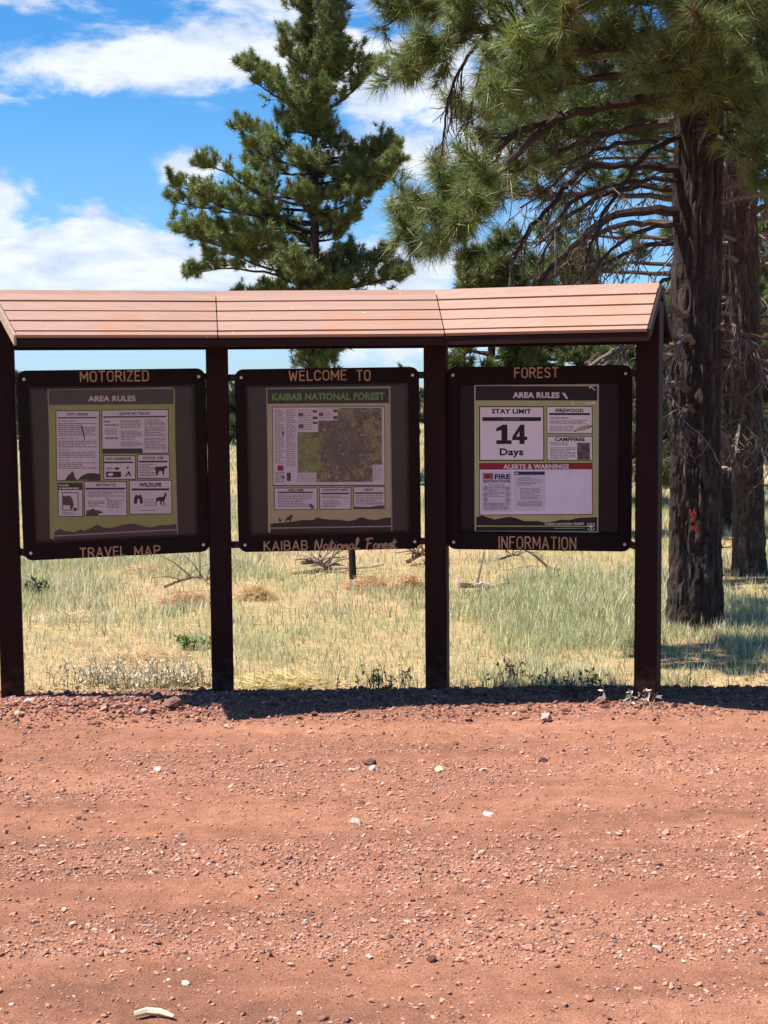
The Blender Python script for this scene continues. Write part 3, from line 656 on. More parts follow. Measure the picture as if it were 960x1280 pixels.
# ------------------------------------------------------------------ posters
def homography(src, dst):
    A = []
    for (x, y), (u, v) in zip(src, dst):
        A.append([x, y, 1, 0, 0, 0, -u*x, -u*y, -u]); A.append([0, 0, 0, x, y, 1, -v*x, -v*y, -v])
    return np.linalg.svd(np.array(A, float))[2][-1].reshape(3, 3)
class Poster:
    """a printed sheet pasted on a board: layout units are those in which the sheet's corners are given"""
    def __init__(s, k, off, sc, corners, label, sheetmat):
        B = boards[k]; s.k = k
        px = [(off[0]+x/sc, off[1]+y/sc) for x, y in corners]; L = np.array([B.loc(*p_) for p_ in px])
        x0, x1 = (L[0, 0]+L[3, 0])/2, (L[1, 0]+L[2, 0])/2; z1, z0 = (L[0, 1]+L[1, 1])/2, (L[2, 1]+L[3, 1])/2
        Hm = homography(corners, [(0, 1), (1, 1), (1, 0), (0, 0)]); s.w, s.h = x1-x0, z1-z0
        def loc(x, y):
            q = Hm @ np.array([x, y, 1]); q = q[:2]/q[2]; return (q[0]-.5)*s.w, q[1]*s.h
        s.loc = loc; s.corners = corners
        c_, s_ = math.cos(BROLL[k]), math.sin(BROLL[k]); xm = (x0+x1)/2; ctr = BC[k]+BD[k]*(xm*c_-z0*s_)-BN[k]*.0005
        s.root = empty('poster', (*ctr, ZB+xm*s_+z0*c_), BANG[k]); s.root.rotation_euler[1] = -BROLL[k]; tag(s.root, label, 'poster')
        s.yy = 0.0
        b = MB(); b.box((0, .0005, s.h/2), (s.w, .001, s.h)); b.build('sheet', M[sheetmat], s.root)
    def part(s, name, m, parent=None, label=None):
        s.b = MB(); s._a = (name, m, parent, label); return s
    def quad(s, x0, y0, x1, y1, lay):
        q = [s.loc(x0, y1), s.loc(x1, y1), s.loc(x1, y0), s.loc(x0, y0)]
        s.b.add([(a, -.0006*lay, c) for a, c in q], [(0, 1, 2, 3)]); return s
    def ring(s, x0, y0, x1, y1, t, lay):
        s.quad(x0, y0, x1, y0+t, lay); s.quad(x0, y1-t, x1, y1, lay); s.quad(x0, y0+t, x0+t, y1-t, lay); s.quad(x1-t, y0+t, x1, y1-t, lay); return s
    def shape(s, pts, lay):
        q = [s.loc(*p_) for p_ in pts]
        ar = sum(q[i][0]*q[(i+1) % len(q)][1]-q[(i+1) % len(q)][0]*q[i][1] for i in range(len(q)))
        if ar < 0: q = q[::-1]
        s.b.add([(a, -.0006*lay, c) for a, c in q], [list(range(len(q)))]); return s
    def text(s, t, x0, y0, x1, y1, lay, bold=.03): put_text(s.b, t, s.loc, -.0006*lay, x0, y0, x1, y1, bold); return s
    def lines(s, x0, y0, x1, y1, n, lay, fill=.45, seed=0):
        r = random.Random(seed+int(x0*7+y0)); st = (y1-y0)/n
        for i in range(n):
            x = x0; end = x1-(r.uniform(.05, .45)*(x1-x0) if r.random() < .3 else 0)
            while x < end:
                w = min(r.uniform(12, 40), end-x)
                s.quad(x, y0+i*st, x+w, y0+i*st+st*fill, lay); x += w+r.uniform(3, 6)
        return s
    def disc(s, x, y, r, lay, n=12, inner=0):
        th = np.linspace(0, 6.283, n+1)[:-1]
        if not inner: return s.shape([(x+r*math.cos(a), y+r*math.sin(a)) for a in th], lay)
        for i in range(n):
            a, c = 6.283*i/n, 6.283*(i+1)/n
            s.shape([(x+r*math.cos(a), y+r*math.sin(a)), (x+r*math.cos(c), y+r*math.sin(c)), (x+inner*math.cos(c), y+inner*math.sin(c)), (x+inner*math.cos(a), y+inner*math.sin(a))], lay)
        return s
    def done(s):
        n, m, p_, l = s._a; o = s.b.build(n, M[m], p_ or s.root)
        if l: o['label'] = l
        return o
def notice(po, x0, y0, x1, y1, border, face, label, t=5):
    o = po.part('notice_box', border, None, label).quad(x0, y0, x1, y1, 2).done()
    po.part('paper', face, o).quad(x0+t, y0+t, x1-t, y1-t, 3).done(); return o
DEER = [(728, 822), (733, 790), (738, 770), (755, 766), (782, 764), (790, 748), (786, 735), (795, 740), (806, 752), (797, 758), (794, 775), (786, 788), (790, 822), (784, 822), (778, 792), (770, 792), (772, 820), (766, 820), (758, 792), (744, 790), (738, 800), (734, 822)]
HORSE = [(735, 628), (733, 600), (728, 585), (732, 574), (760, 574), (786, 572), (800, 566), (809, 576), (806, 585), (796, 584), (788, 596), (785, 628), (778, 628), (774, 602), (758, 602), (752, 606), (748, 628), (742, 628)]
# left: travel rules
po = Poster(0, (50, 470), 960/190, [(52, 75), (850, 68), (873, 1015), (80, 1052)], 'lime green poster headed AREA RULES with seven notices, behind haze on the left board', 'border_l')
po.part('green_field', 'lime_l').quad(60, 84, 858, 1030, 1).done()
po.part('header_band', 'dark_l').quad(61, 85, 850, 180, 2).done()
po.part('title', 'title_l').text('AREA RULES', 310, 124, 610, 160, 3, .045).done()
n_ = notice(po, 103, 215, 382, 662, 'border', 'white_l', 'tall notice headed OHV USAGE with a green hill picture')
po.part('heading', 'border', n_).text('OHV USAGE', 172, 231, 308, 248, 4, .04).done()
po.part('rule', 'border', n_).quad(116, 258, 364, 266, 4).done()
po.part('body_text', 'grey_l', n_).lines(118, 280, 240, 290, 1, 4).lines(118, 296, 360, 380, 7, 4).lines(118, 390, 240, 400, 1, 4).lines(118, 408, 362, 455, 4, 4).lines(118, 463, 190, 471, 1, 4).lines(118, 477, 362, 520, 4, 4).lines(118, 530, 210, 538, 1, 4).lines(118, 545, 366, 590, 4, 4).done()
po.part('pen_mark', 'dark', n_).shape([(261, 312), (270, 314), (285, 370), (290, 402), (283, 400), (276, 365)], 5).done()
po.part('hill_picture', 'border', n_).shape([(240, 655), (265, 630), (300, 614), (340, 612), (384, 620), (384, 658)], 4).shape([(160, 658), (175, 630), (195, 615), (205, 598), (215, 610), (222, 640), (240, 656)], 4).done()
n_ = notice(po, 394, 212, 818, 490, 'border', 'white_l', 'wide notice headed LEAVE NO TRACE with three columns of text')
po.part('heading', 'border', n_).text('LEAVE NO TRACE', 508, 229, 697, 246, 4, .04).done()
po.part('rule', 'border', n_).quad(405, 254, 800, 263, 4).done()
po.part('body_text', 'grey_l', n_).lines(406, 282, 470, 296, 1, 4, .8).lines(414, 305, 500, 320, 1, 4, .6).lines(416, 332, 495, 376, 5, 4, .4).lines(416, 386, 496, 404, 1, 4, .7).lines(515, 278, 640, 332, 6, 4).lines(515, 345, 648, 395, 6, 4).lines(515, 400, 600, 408, 1, 4).lines(515, 415, 648, 450, 4, 4).lines(664, 275, 796, 318, 5, 4).lines(664, 325, 800, 385, 6, 4).lines(664, 392, 798, 470, 8, 4).done()
po.part('footer_bar', 'border', n_).quad(400, 458, 652, 486, 4).done()
n_ = notice(po, 404, 500, 608, 655, 'border', 'white_l', 'small notice headed NO GARBAGE')
po.part('heading', 'border', n_).text('NO GARBAGE', 425, 514, 578, 531, 4, .04).done()
po.part('rule', 'border', n_).quad(410, 541, 594, 551, 4).done()
po.part('picture', 'dark', n_).quad(420, 604, 516, 640, 4).shape([(470, 584), (482, 577), (500, 578), (508, 585), (496, 592), (480, 592)], 4).shape([(538, 634), (556, 612), (560, 600), (570, 606), (577, 634), (568, 634), (562, 618), (548, 636)], 4).shape([(548, 578), (560, 572), (566, 580), (556, 588)], 4).lines(425, 578, 462, 594, 2, 4).done()
po.part('picture', 'white_l', n_).shape([(428, 622), (440, 612), (460, 612), (468, 622), (456, 632), (438, 632)], 5).done()
n_ = notice(po, 618, 495, 824, 650, 'border', 'white_l', 'small notice headed STOCK USE with a horse silhouette')
po.part('heading', 'border', n_).text('STOCK USE', 655, 510, 782, 527, 4, .04).done()
po.part('rule', 'border', n_).quad(628, 536, 808, 547, 4).done()
po.part('body_text', 'grey_l', n_).lines(632, 556, 728, 640, 8, 4).done()
po.part('horse_picture', 'dark', n_).shape(HORSE, 4).done()
n_ = notice(po, 112, 674, 272, 890, 'border', 'white_l', 'notice with a dark header over a vehicle icon')
po.part('header_band', 'border', n_).quad(115, 678, 268, 720, 4).done()
po.part('heading', 'white_l', n_).text('PLEASE', 120, 684, 182, 696, 5, .04).lines(122, 704, 246, 718, 1, 5, .7).done()
po.part('vehicle_picture', 'dark_l', n_).ring(140, 734, 244, 850, 5, 4).shape([(142, 760), (190, 755), (205, 775), (210, 800), (215, 812), (205, 840), (190, 842), (190, 818), (145, 815)], 5).disc(222, 842, 12, 5).done()
po.part('body_text', 'grey_l', n_).lines(140, 862, 250, 880, 2, 4).done()
n_ = notice(po, 280, 665, 552, 886, 'border', 'white_l', 'notice headed ARTIFACTS with a small rock picture')
po.part('heading', 'border', n_).text('ARTIFACTS', 352, 679, 480, 697, 4, .03).done()
po.part('rule', 'border', n_).quad(290, 706, 542, 718, 4).done()
po.part('body_text', 'grey_l', n_).lines(300, 728, 538, 766, 5, 4).lines(415, 772, 440, 780, 1, 4, .8).lines(302, 788, 410, 830, 5, 4).lines(424, 784, 536, 838, 6, 4).done()
po.part('rock_picture', 'dark_l', n_).shape([(290, 882), (294, 850), (320, 846), (338, 836), (350, 848), (380, 850), (404, 866), (380, 868), (362, 882)], 4).done()
n_ = notice(po, 565, 658, 836, 876, 'border', 'white_l', 'notice headed WILDLIFE with binoculars and a deer')
po.part('heading', 'dark', n_).text('WILDLIFE', 628, 676, 770, 701, 4, .05).done()
po.part('rule', 'dark', n_).quad(582, 711, 818, 724, 4).done()
po.part('deer_picture', 'dark', n_).shape(DEER, 4).done()
po.part('binocular_picture', 'dark', n_).shape([(594, 808), (598, 768), (606, 750), (618, 752), (624, 760), (632, 750), (643, 754), (650, 780), (652, 806), (634, 808), (630, 776), (620, 776), (614, 808)], 4).done()
po.part('body_text', 'grey_l', n_).lines(660, 778, 724, 830, 5, 4, .3).lines(636, 848, 766, 858, 1, 4).done()
po.part('mountain_band', 'dark_l').shape([(84, 1045), (87, 988), (125, 965), (160, 980), (215, 988), (258, 970), (275, 980), (320, 962), (362, 940), (400, 958), (450, 962), (520, 942), (560, 935), (600, 935), (650, 950), (700, 958), (760, 944), (810, 944), (862, 936), (868, 1008)], 2).done()
po.part('pale_stripe', 'border_l').shape([(86, 1008), (868, 968), (868, 975), (86, 1016)], 3).done()
# centre: forest map
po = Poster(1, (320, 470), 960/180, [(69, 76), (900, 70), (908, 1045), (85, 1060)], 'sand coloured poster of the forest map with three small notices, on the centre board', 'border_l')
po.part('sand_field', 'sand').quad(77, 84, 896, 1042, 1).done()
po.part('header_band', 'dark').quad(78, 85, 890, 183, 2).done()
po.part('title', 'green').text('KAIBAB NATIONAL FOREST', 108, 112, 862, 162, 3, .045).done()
n_ = po.part('map_frame', 'border', None, 'large map with text columns in its left margin').quad(110, 203, 862, 735, 2).done()
po.part('paper', 'white_l', n_).quad(114, 208, 858, 728, 3).done()
po.part('map', 'map', n_).quad(278, 215, 842, 708, 4).done()
po.part('legend_panel', 'white_l', n_).quad(278, 215, 416, 374, 5).quad(416, 216, 548, 296, 5).quad(282, 645, 402, 716, 5).quad(778, 594, 842, 710, 5).done()
po.part('legend_picture', 'dark_l', n_).quad(380, 228, 410, 244, 6).quad(284, 248, 316, 268, 6).quad(380, 270, 412, 288, 6).quad(380, 305, 410, 320, 6).quad(286, 325, 318, 346, 6).quad(518, 225, 546, 242, 6).quad(422, 245, 452, 265, 6).quad(518, 268, 546, 288, 6).quad(172, 368, 188, 390, 4).quad(205, 645, 232, 700, 4).quad(172, 664, 188, 684, 4).done()
po.part('legend_picture', 'red', n_).quad(143, 596, 182, 632, 4).done()
po.part('body_text', 'grey', n_).lines(126, 222, 190, 590, 30, 4, .4).lines(202, 222, 266, 610, 32, 4, .4).lines(126, 640, 190, 714, 6, 4).lines(286, 228, 376, 366, 9, 6, .3).lines(424, 226, 512, 290, 5, 6, .3).lines(290, 655, 396, 710, 6, 6, .3).lines(784, 602, 838, 704, 9, 6, .3).lines(696, 226, 820, 242, 1, 5, .8).done()
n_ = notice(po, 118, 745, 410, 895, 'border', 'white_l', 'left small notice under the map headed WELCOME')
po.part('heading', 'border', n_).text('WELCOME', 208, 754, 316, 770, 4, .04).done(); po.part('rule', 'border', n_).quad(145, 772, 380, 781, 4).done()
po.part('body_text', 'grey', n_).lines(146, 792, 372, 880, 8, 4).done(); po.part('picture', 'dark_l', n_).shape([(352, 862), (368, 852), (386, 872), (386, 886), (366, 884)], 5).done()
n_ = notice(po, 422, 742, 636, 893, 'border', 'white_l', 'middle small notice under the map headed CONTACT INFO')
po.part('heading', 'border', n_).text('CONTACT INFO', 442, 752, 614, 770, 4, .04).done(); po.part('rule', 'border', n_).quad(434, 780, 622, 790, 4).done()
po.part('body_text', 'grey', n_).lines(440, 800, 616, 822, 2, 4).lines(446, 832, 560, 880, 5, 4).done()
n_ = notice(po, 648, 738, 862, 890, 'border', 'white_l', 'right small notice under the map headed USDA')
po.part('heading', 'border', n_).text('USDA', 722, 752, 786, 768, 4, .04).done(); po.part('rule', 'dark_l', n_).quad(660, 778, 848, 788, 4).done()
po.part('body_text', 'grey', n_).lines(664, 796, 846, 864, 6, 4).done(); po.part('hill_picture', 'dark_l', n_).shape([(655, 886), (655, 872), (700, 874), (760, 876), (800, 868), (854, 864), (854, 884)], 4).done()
po.part('mountain_band', 'dark').shape([(92, 1050), (94, 985), (160, 980), (240, 974), (300, 962), (350, 962), (380, 962), (405, 945), (450, 955), (500, 960), (560, 960), (600, 968), (630, 966), (660, 962), (690, 945), (710, 945), (750, 958), (800, 962), (850, 950), (899, 945), (900, 1036)], 2).done()
po.part('elk_picture', 'dark').shape([(192, 974), (198, 952), (212, 942), (222, 940), (218, 930), (246, 926), (240, 945), (232, 958), (228, 974), (220, 974), (218, 962), (206, 962), (200, 976)], 2.5).shape([(150, 974), (146, 955), (150, 938), (154, 955), (166, 958), (168, 974), (160, 974), (158, 966)], 2.5).done()
po.part('pale_stripe', 'border_l').shape([(92, 1012), (900, 1000), (900, 1008), (92, 1020)], 3).done()
# right: alerts
po = Poster(2, (580, 470), 960/180, [(66, 60), (902, 50), (890, 1054), (67, 1038)], 'bright poster with STAY LIMIT 14 Days and red ALERTS & WARNINGS strip, on the right board', 'border_w')
po.part('lime_field', 'lime').quad(75, 70, 888, 1036, 1).done()
po.part('header_band', 'dark').quad(75, 68, 890, 164, 2).done()
po.part('title', 'title_w').text('AREA RULES', 322, 108, 636, 148, 3, .045).done()
po.part('scratch', 'pale').shape([(836, 62), (850, 66), (846, 84), (838, 82)], 3).shape([(850, 66), (880, 92), (872, 96), (848, 72)], 3).shape([(650, 112), (672, 112), (694, 150), (684, 156)], 3).shape([(720, 168), (735, 190), (728, 196), (714, 176)], 3).shape([(800, 180), (870, 168), (888, 186), (820, 190)], 3).done()
n_ = notice(po, 98, 203, 532, 568, 'dark', 'white', 'large notice reading STAY LIMIT 14 Days', 7)
po.part('heading', 'dark', n_).text('STAY LIMIT', 182, 220, 446, 254, 4, .04).done(); po.part('rule', 'dark', n_).quad(119, 276, 511, 302, 4).done()
po.part('small_text', 'grey', n_).text('FOR CAMPING', 258, 282, 372, 296, 5, .02).done()
po.part('number', 'dark', n_).shape([(246, 362), (212, 372), (212, 350), (256, 326), (286, 326), (286, 430), (246, 430)], 4).quad(212, 430, 314, 456, 4).shape([(318, 430), (318, 408), (372, 326), (400, 326), (400, 406), (418, 406), (418, 430), (400, 430), (400, 456), (366, 456), (366, 430)], 4).done()
po.part('number_counter', 'white', n_).shape([(346, 406), (366, 372), (366, 406)], 4.6).done(); po.part('days_text', 'dark', n_).text('Days', 234, 484, 392, 546, 4, .035).done()
n_ = notice(po, 548, 202, 858, 388, 'dark', 'white', 'upper right notice headed FIREWOOD with a log picture')
po.part('heading', 'dark', n_).text('FIREWOOD', 610, 218, 796, 244, 4, .04).done(); po.part('rule', 'dark', n_).quad(566, 248, 840, 262, 4).done()
po.part('body_text', 'grey', n_).lines(568, 278, 696, 288, 1, 4, .7).lines(568, 294, 820, 326, 4, 4).lines(568, 334, 730, 376, 4, 4).done()
po.part('log_picture', 'log', n_).shape([(748, 350), (790, 334), (832, 326), (838, 350), (800, 364), (756, 372)], 5).done(); po.part('axe_picture', 'dark', n_).shape([(828, 342), (852, 330), (854, 338), (830, 350)], 6).shape([(732, 372), (746, 360), (752, 366), (742, 376)], 6).done()
n_ = notice(po, 548, 402, 858, 568, 'dark', 'white', 'lower right notice headed CAMPFIRES with a photograph')
po.part('heading', 'dark', n_).text('CAMPFIRES', 602, 412, 804, 438, 4, .045).done()
po.part('body_text', 'grey', n_).lines(572, 446, 690, 470, 2, 4).lines(572, 480, 740, 560, 8, 4).done(); po.part('photograph', 'campfire', n_).quad(752, 448, 838, 562, 4).done()
n_ = notice(po, 97, 582, 856, 930, 'red', 'lav', 'wide notice under a red ALERTS & WARNINGS strip', 6)
po.part('header_band', 'red', n_).quad(100, 585, 852, 626, 4).done(); po.part('heading', 'title_w', n_).text('ALERTS & WARNINGS', 258, 590, 696, 622, 5, .045).done()
po.part('fire_sheet', 'pale', n_).quad(112, 640, 318, 908, 4).done(); po.part('letter_sheet', 'pale', n_).quad(326, 636, 538, 902, 4).done()
po.part('agency_badge', 'orange', n_).quad(126, 652, 188, 688, 5).done(); po.part('badge_frame', 'navy', n_).ring(124, 650, 190, 690, 2, 5.5).lines(136, 662, 178, 682, 1, 6, .8).done()
po.part('heading', 'navy', n_).text('FIRE', 200, 656, 304, 690, 5, .05).text('RESTRICTIONS', 126, 694, 304, 713, 5, .04).done()
po.part('dark_header', 'navy', n_).quad(330, 640, 534, 662, 5).done(); po.part('header_mark', 'white', n_).quad(336, 647, 356, 656, 6).done()
po.part('body_text', 'grey', n_).lines(160, 724, 270, 812, 9, 5).lines(126, 846, 298, 895, 6, 5, .6).lines(378, 676, 486, 684, 1, 5).lines(350, 686, 514, 704, 2, 5).lines(350, 710, 514, 736, 3, 5).lines(368, 750, 506, 796, 5, 5).lines(368, 800, 508, 830, 3, 5).lines(350, 838, 514, 874, 4, 5).done()
ps = po.part('warning_symbol', 'red', n_)
for (x_, y_) in ((140, 750), (140, 789), (140, 824), (286, 752), (288, 790), (286, 827)): ps.disc(x_, y_, 16, 5, 14, 12.5); ps.shape([(x_-11, y_+9), (x_-9, y_+11), (x_+11, y_-9), (x_+9, y_-11)], 5.2)
ps.done()
ps = po.part('symbol_picture', 'dark', n_)
for (x_, y_) in ((140, 750), (140, 789), (140, 824), (286, 752), (288, 790), (286, 827)): ps.shape([(x_-6, y_+6), (x_-2, y_-7), (x_+4, y_-2), (x_+6, y_+6)], 4.8)
ps.done()
po.part('mountain_band', 'dark').shape([(76, 1030), (78, 940), (120, 930), (160, 945), (200, 958), (250, 946), (300, 940), (340, 948), (390, 968), (440, 970), (480, 968), (530, 980), (580, 976), (640, 962), (700, 964), (760, 950), (820, 948), (884, 946), (882, 1040)], 2).done()
po.part('pale_stripe', 'lime').shape([(76, 996), (820, 1004), (820, 1010), (76, 1003)], 3).quad(596, 1018, 800, 1021, 3).done()
po.part('footer_text', 'title_w').text('KAIBAB NATIONAL FOREST', 534, 982, 796, 998, 3, .03).done()
po.part('shield_emblem', 'title_w', None, 'small shield emblem with a tree').shape([(818, 984), (828, 990), (840, 984), (852, 990), (864, 984), (866, 1000), (860, 1012), (866, 1030), (842, 1036), (818, 1030), (824, 1012), (816, 1000)], 4).done()
po.part('shield_emblem', 'dark', None, 'dark inside of the shield emblem').shape([(823, 992), (840, 990), (860, 992), (858, 1008), (860, 1026), (842, 1031), (824, 1026), (826, 1008)], 5).done()
po.part('shield_tree', 'title_w').shape([(838, 1028), (838, 1014), (828, 1010), (836, 996), (848, 996), (856, 1010), (846, 1014), (846, 1028)], 6).done()

# ------------------------------------------------------------------ trees
def norm(v): return v/(np.linalg.norm(v)+1e-9)
def smooth_path(pts, n):
    L = np.asarray(pts, float); Q = np.vstack([2*L[0]-L[1], L, 2*L[-1]-L[-2]]); out = []
    m_ = len(L)-1
    for s in np.linspace(0, m_, n):
        i = min(int(s), m_-1); t = s-i; p0, p1, p2, p3 = Q[i:i+4]
        out.append(.5*((2*p1)+(p2-p0)*t+(2*p0-5*p1+4*p2-p3)*t*t+(3*p1-p0-3*p2+p3)*t**3))
    return np.array(out)
def needle_templates(M_, length, width, K=8, spread=(18, 105), seed=1):
    r = np.random.default_rng(seed); out = []
    for _ in range(K):
        th = r.uniform(0, 6.283, M_); ph = np.radians(r.uniform(spread[0], spread[1], M_)*r.uniform(.6, 1, M_)); L = length*r.uniform(.65, 1.1, M_)
        d = np.stack([np.sin(ph)*np.cos(th), np.sin(ph)*np.sin(th), np.cos(ph)], -1)
        base = np.stack([np.zeros(M_), np.zeros(M_), -r.uniform(0, .65, M_)*length], -1)
        tip = base+d*L[:, None]; sd_ = np.cross(d, r.standard_normal((M_, 3))); sd_ /= np.linalg.norm(sd_, axis=1)[:, None]
        out.append(np.stack([base+sd_*width/2, base-sd_*width/2, tip], 1))
    return np.array(out)            # K, M, 3, 3
def foliage(mb, pos, dirs, scale, cols, T, droop=.0):
    pos = np.asarray(pos); dirs = np.asarray(dirs); N = len(pos)
    if N == 0: return
    z = dirs/np.linalg.norm(dirs, axis=1)[:, None]; h = rng.standard_normal((N, 3)); x = np.cross(z, h); x /= np.linalg.norm(x, axis=1)[:, None]; y = np.cross(z, x)
    Rm = np.stack([x, y, z], -1)
    t = T[rng.integers(0, len(T), N)]*np.asarray(scale)[:, None, None, None]
    V = np.einsum('nij,nmkj->nmki', Rm, t)
    V[..., 2, 2] -= droop*np.asarray(scale)[:, None]
    V += pos[:, None, None]
    m_ = T.shape[1]
    C = np.repeat(cols, m_*3, axis=0).reshape(N, m_, 3, 3)*rng.uniform(.8, 1.2, (N, m_, 1, 1))
    mb.add(V.reshape(-1, 3), np.arange(N*m_*3).reshape(-1, 3), C.reshape(-1, 3))
def trunk_mesh(pts, rad, plates=True, sides=72, col=(.085, .055, .045), hi=(.20, .12, .085), seed=0, step=.03, amp=.16):
    L = np.asarray(pts, float); tot = np.linalg.norm(np.diff(L, axis=0), axis=1).sum(); n = max(12, int(tot/step))
    path = smooth_path(L, n); r = np.interp(np.linspace(0, 1, n), np.linspace(0, 1, len(rad)), rad)
    th = np.linspace(0, 6.2832, sides, endpoint=False); zz = np.linspace(0, tot, n)
    TH, ZZ = np.meshgrid(th, zz); r0 = np.mean(rad[:2])
    u = TH*r0; 
    def per(f, s):                # periodic noise round the trunk
        w = TH/6.2832; return f(u, ZZ, s)*(1-w)+f(u-6.2832*r0, ZZ, s)*w
    big = per(lambda a, c, s: fbm(a*11, c*2.0, s, 3), seed+1)
    ridge = 1-np.abs(per(lambda a, c, s: fbm(a*30, c*4.5, s, 3), seed+2)-.5)*4
    fine = per(lambda a, c, s: fbm(a*70, c*22, s, 2), seed+3)
    d = (.9*(big-.5)-.55*np.clip(ridge, 0, 1)+.25*(fine-.5))*amp*r0
    flare = np.exp(-ZZ/.22)*.22*(1+.6*np.sin(TH*5+seed))
    rr = r[:, None]*(1+flare)+d
    A = np.array([1.0, 0, 0]); B = np.array([0, 1.0, 0])
    V = path[:, None]+rr[..., None]*(np.cos(TH)[..., None]*A+np.sin(TH)[..., None]*B)
    g_ = np.clip(ridge, 0, 1); k = (1-g_)*np.clip(.35+1.3*(big-.3), 0, 1)
    C = np.array(col)[None, None]*(1-k[..., None])+np.array(hi)[None, None]*k[..., None]
    C = C*(.75+.5*fine[..., None])
    i = np.arange(n-1)[:, None]*sides; j = np.arange(sides)[None]; kk = (j+1) % sides
    b = MB(); b.add(V, np.stack([i+j, i+kk, i+sides+kk, i+sides+j], -1).reshape(-1, 4), C.reshape(-1, 3)); return b
DEADC = np.array([(.13, .095, .075), (.10, .07, .055), (.19, .15, .125), (.30, .25, .215)])
class Tree:
    def __init__(s, name, label, base, group=None):
        s.root = empty(name, base); tag(s.root, label, 'tree', group); s.base = np.asarray(base, float); s.pos = []; s.dir = []; s.sc = []; s.col = []
    def limb(s, pts, r0, live=0.0, twigs=16, twlen=.55, droop=.25, sub=4, dead_twigs=True, name='branch', dens=1.0, tuft=1.0, up=.25, green=(.10, .14, .045), bare=.35, sides=6, col=None):
        """one limb with its twigs; live = how much of it from the tip back carries needles"""
        pts = np.asarray(pts, float)-s.base; n = max(8, int(len(pts)*4)); path = smooth_path(pts, n)
        seg = np.linalg.norm(np.diff(path, axis=0), axis=1); L = seg.sum()
        path[1:-1] += rng.normal(0, .010*min(L, 2)/2, (n-2, 3))
        b = MB(); dc = DEADC[rng.integers(0, 3)] if col is None else np.array(col)
        b.tube(path, r0*(1-.86*np.linspace(0, 1, n)**.8)+.004, sides, dc)
        T = np.gradient(path, axis=0)
        for q in range(twigs):
            t = rng.uniform(.22 if live == 0 else bare, 1)**.8; f = t*(n-1); i = min(int(f), n-2); p = path[i]+(path[i+1]-path[i])*(f-i); tv = norm(T[i])
            side = norm(np.cross(tv, [0, 0, 1]))*rng.choice([-1, 1]); isl = live > 0 and t > 1-live
            d = norm(tv*rng.uniform(.35, 1.0)+side*rng.uniform(.3, 1.0)+np.array([0, 0, rng.uniform(-.2, .35) if isl else rng.uniform(-.7, .15)-droop]))
            ln = twlen*rng.uniform(.45, 1.1)*(1.15-.6*t); m_ = 5; tp = [p]; dd = d.copy()
            for _ in range(m_-1):
                dd = norm(dd+rng.normal(0, .24, 3)+np.array([0, 0, (up*.5 if isl else -droop*.35)])); tp.append(tp[-1]+dd*ln/(m_-1))
            tp = np.array(tp); rt = max(.0045, r0*.22)
            b.tube(tp, np.linspace(rt, .003, m_), 4, DEADC[rng.choice(4, p=[.34, .40, .17, .09])] if not isl else dc, cap=False)
            for w in range(sub):
                a = rng.uniform(.3, 1); i2 = min(int(a*(m_-1)), m_-2); p2 = tp[i2]+(tp[i2+1]-tp[i2])*(a*(m_-1)-i2)
                d2 = norm(norm(tp[i2+1]-tp[i2])+rng.normal(0, .55, 3)+np.array([0, 0, up if isl else -droop])); l2 = ln*rng.uniform(.2, .5)
                p3 = p2+d2*l2*.5; p4 = p3+norm(d2+rng.normal(0, .3, 3))*l2*.5
                b.tube([p2, p3, p4], [.0042, .0035, .0025], 3, DEADC[rng.choice(4, p=[.35, .3, .22, .13])] if not isl else dc, cap=False)
                if isl and rng.uniform() < dens: s.pos.append(p4); s.dir.append(d2+np.array([0, 0, .25])); s.sc.append(tuft*rng.uniform(.75, 1.15)); s.col.append(np.array(green)*rng.uniform(.7, 1.35)*np.array([rng.uniform(.85, 1.2), 1, rng.uniform(.8, 1.1)]))
            if isl: s.pos.append(tp[-1]); s.dir.append(dd+np.array([0, 0, .25])); s.sc.append(tuft*rng.uniform(.85, 1.2)); s.col.append(np.array(green)*rng.uniform(.75, 1.4)*np.array([rng.uniform(.9, 1.25), 1, rng.uniform(.8, 1.1)]) if rng.uniform() > .05 else np.array((.17, .105, .055)))
        if live > 0: s.pos.append(path[-1]); s.dir.append(T[-1]); s.sc.append(tuft*1.1); s.col.append(np.array(green))
        return b.build(name, M['twig'], s.root)
    def crown(s, T, droop=0.0):
        b = MB(); foliage(b, s.pos, s.dir, s.sc, np.array(s.col), T, droop); o = b.build('crown', M['needle'], s.root); o['kind'] = 'stuff'; return o
    def trunk(s, **k):
        b = trunk_mesh(**k); o = b.build('trunk', M['bark'], s.root, smooth=False); return o
def pxpath(Y0, pts): return [at(x, y, Y0+d) for x, y, d in pts]

T_NEAR = needle_templates(64, .155, .0052, 8, (15, 110), 3)
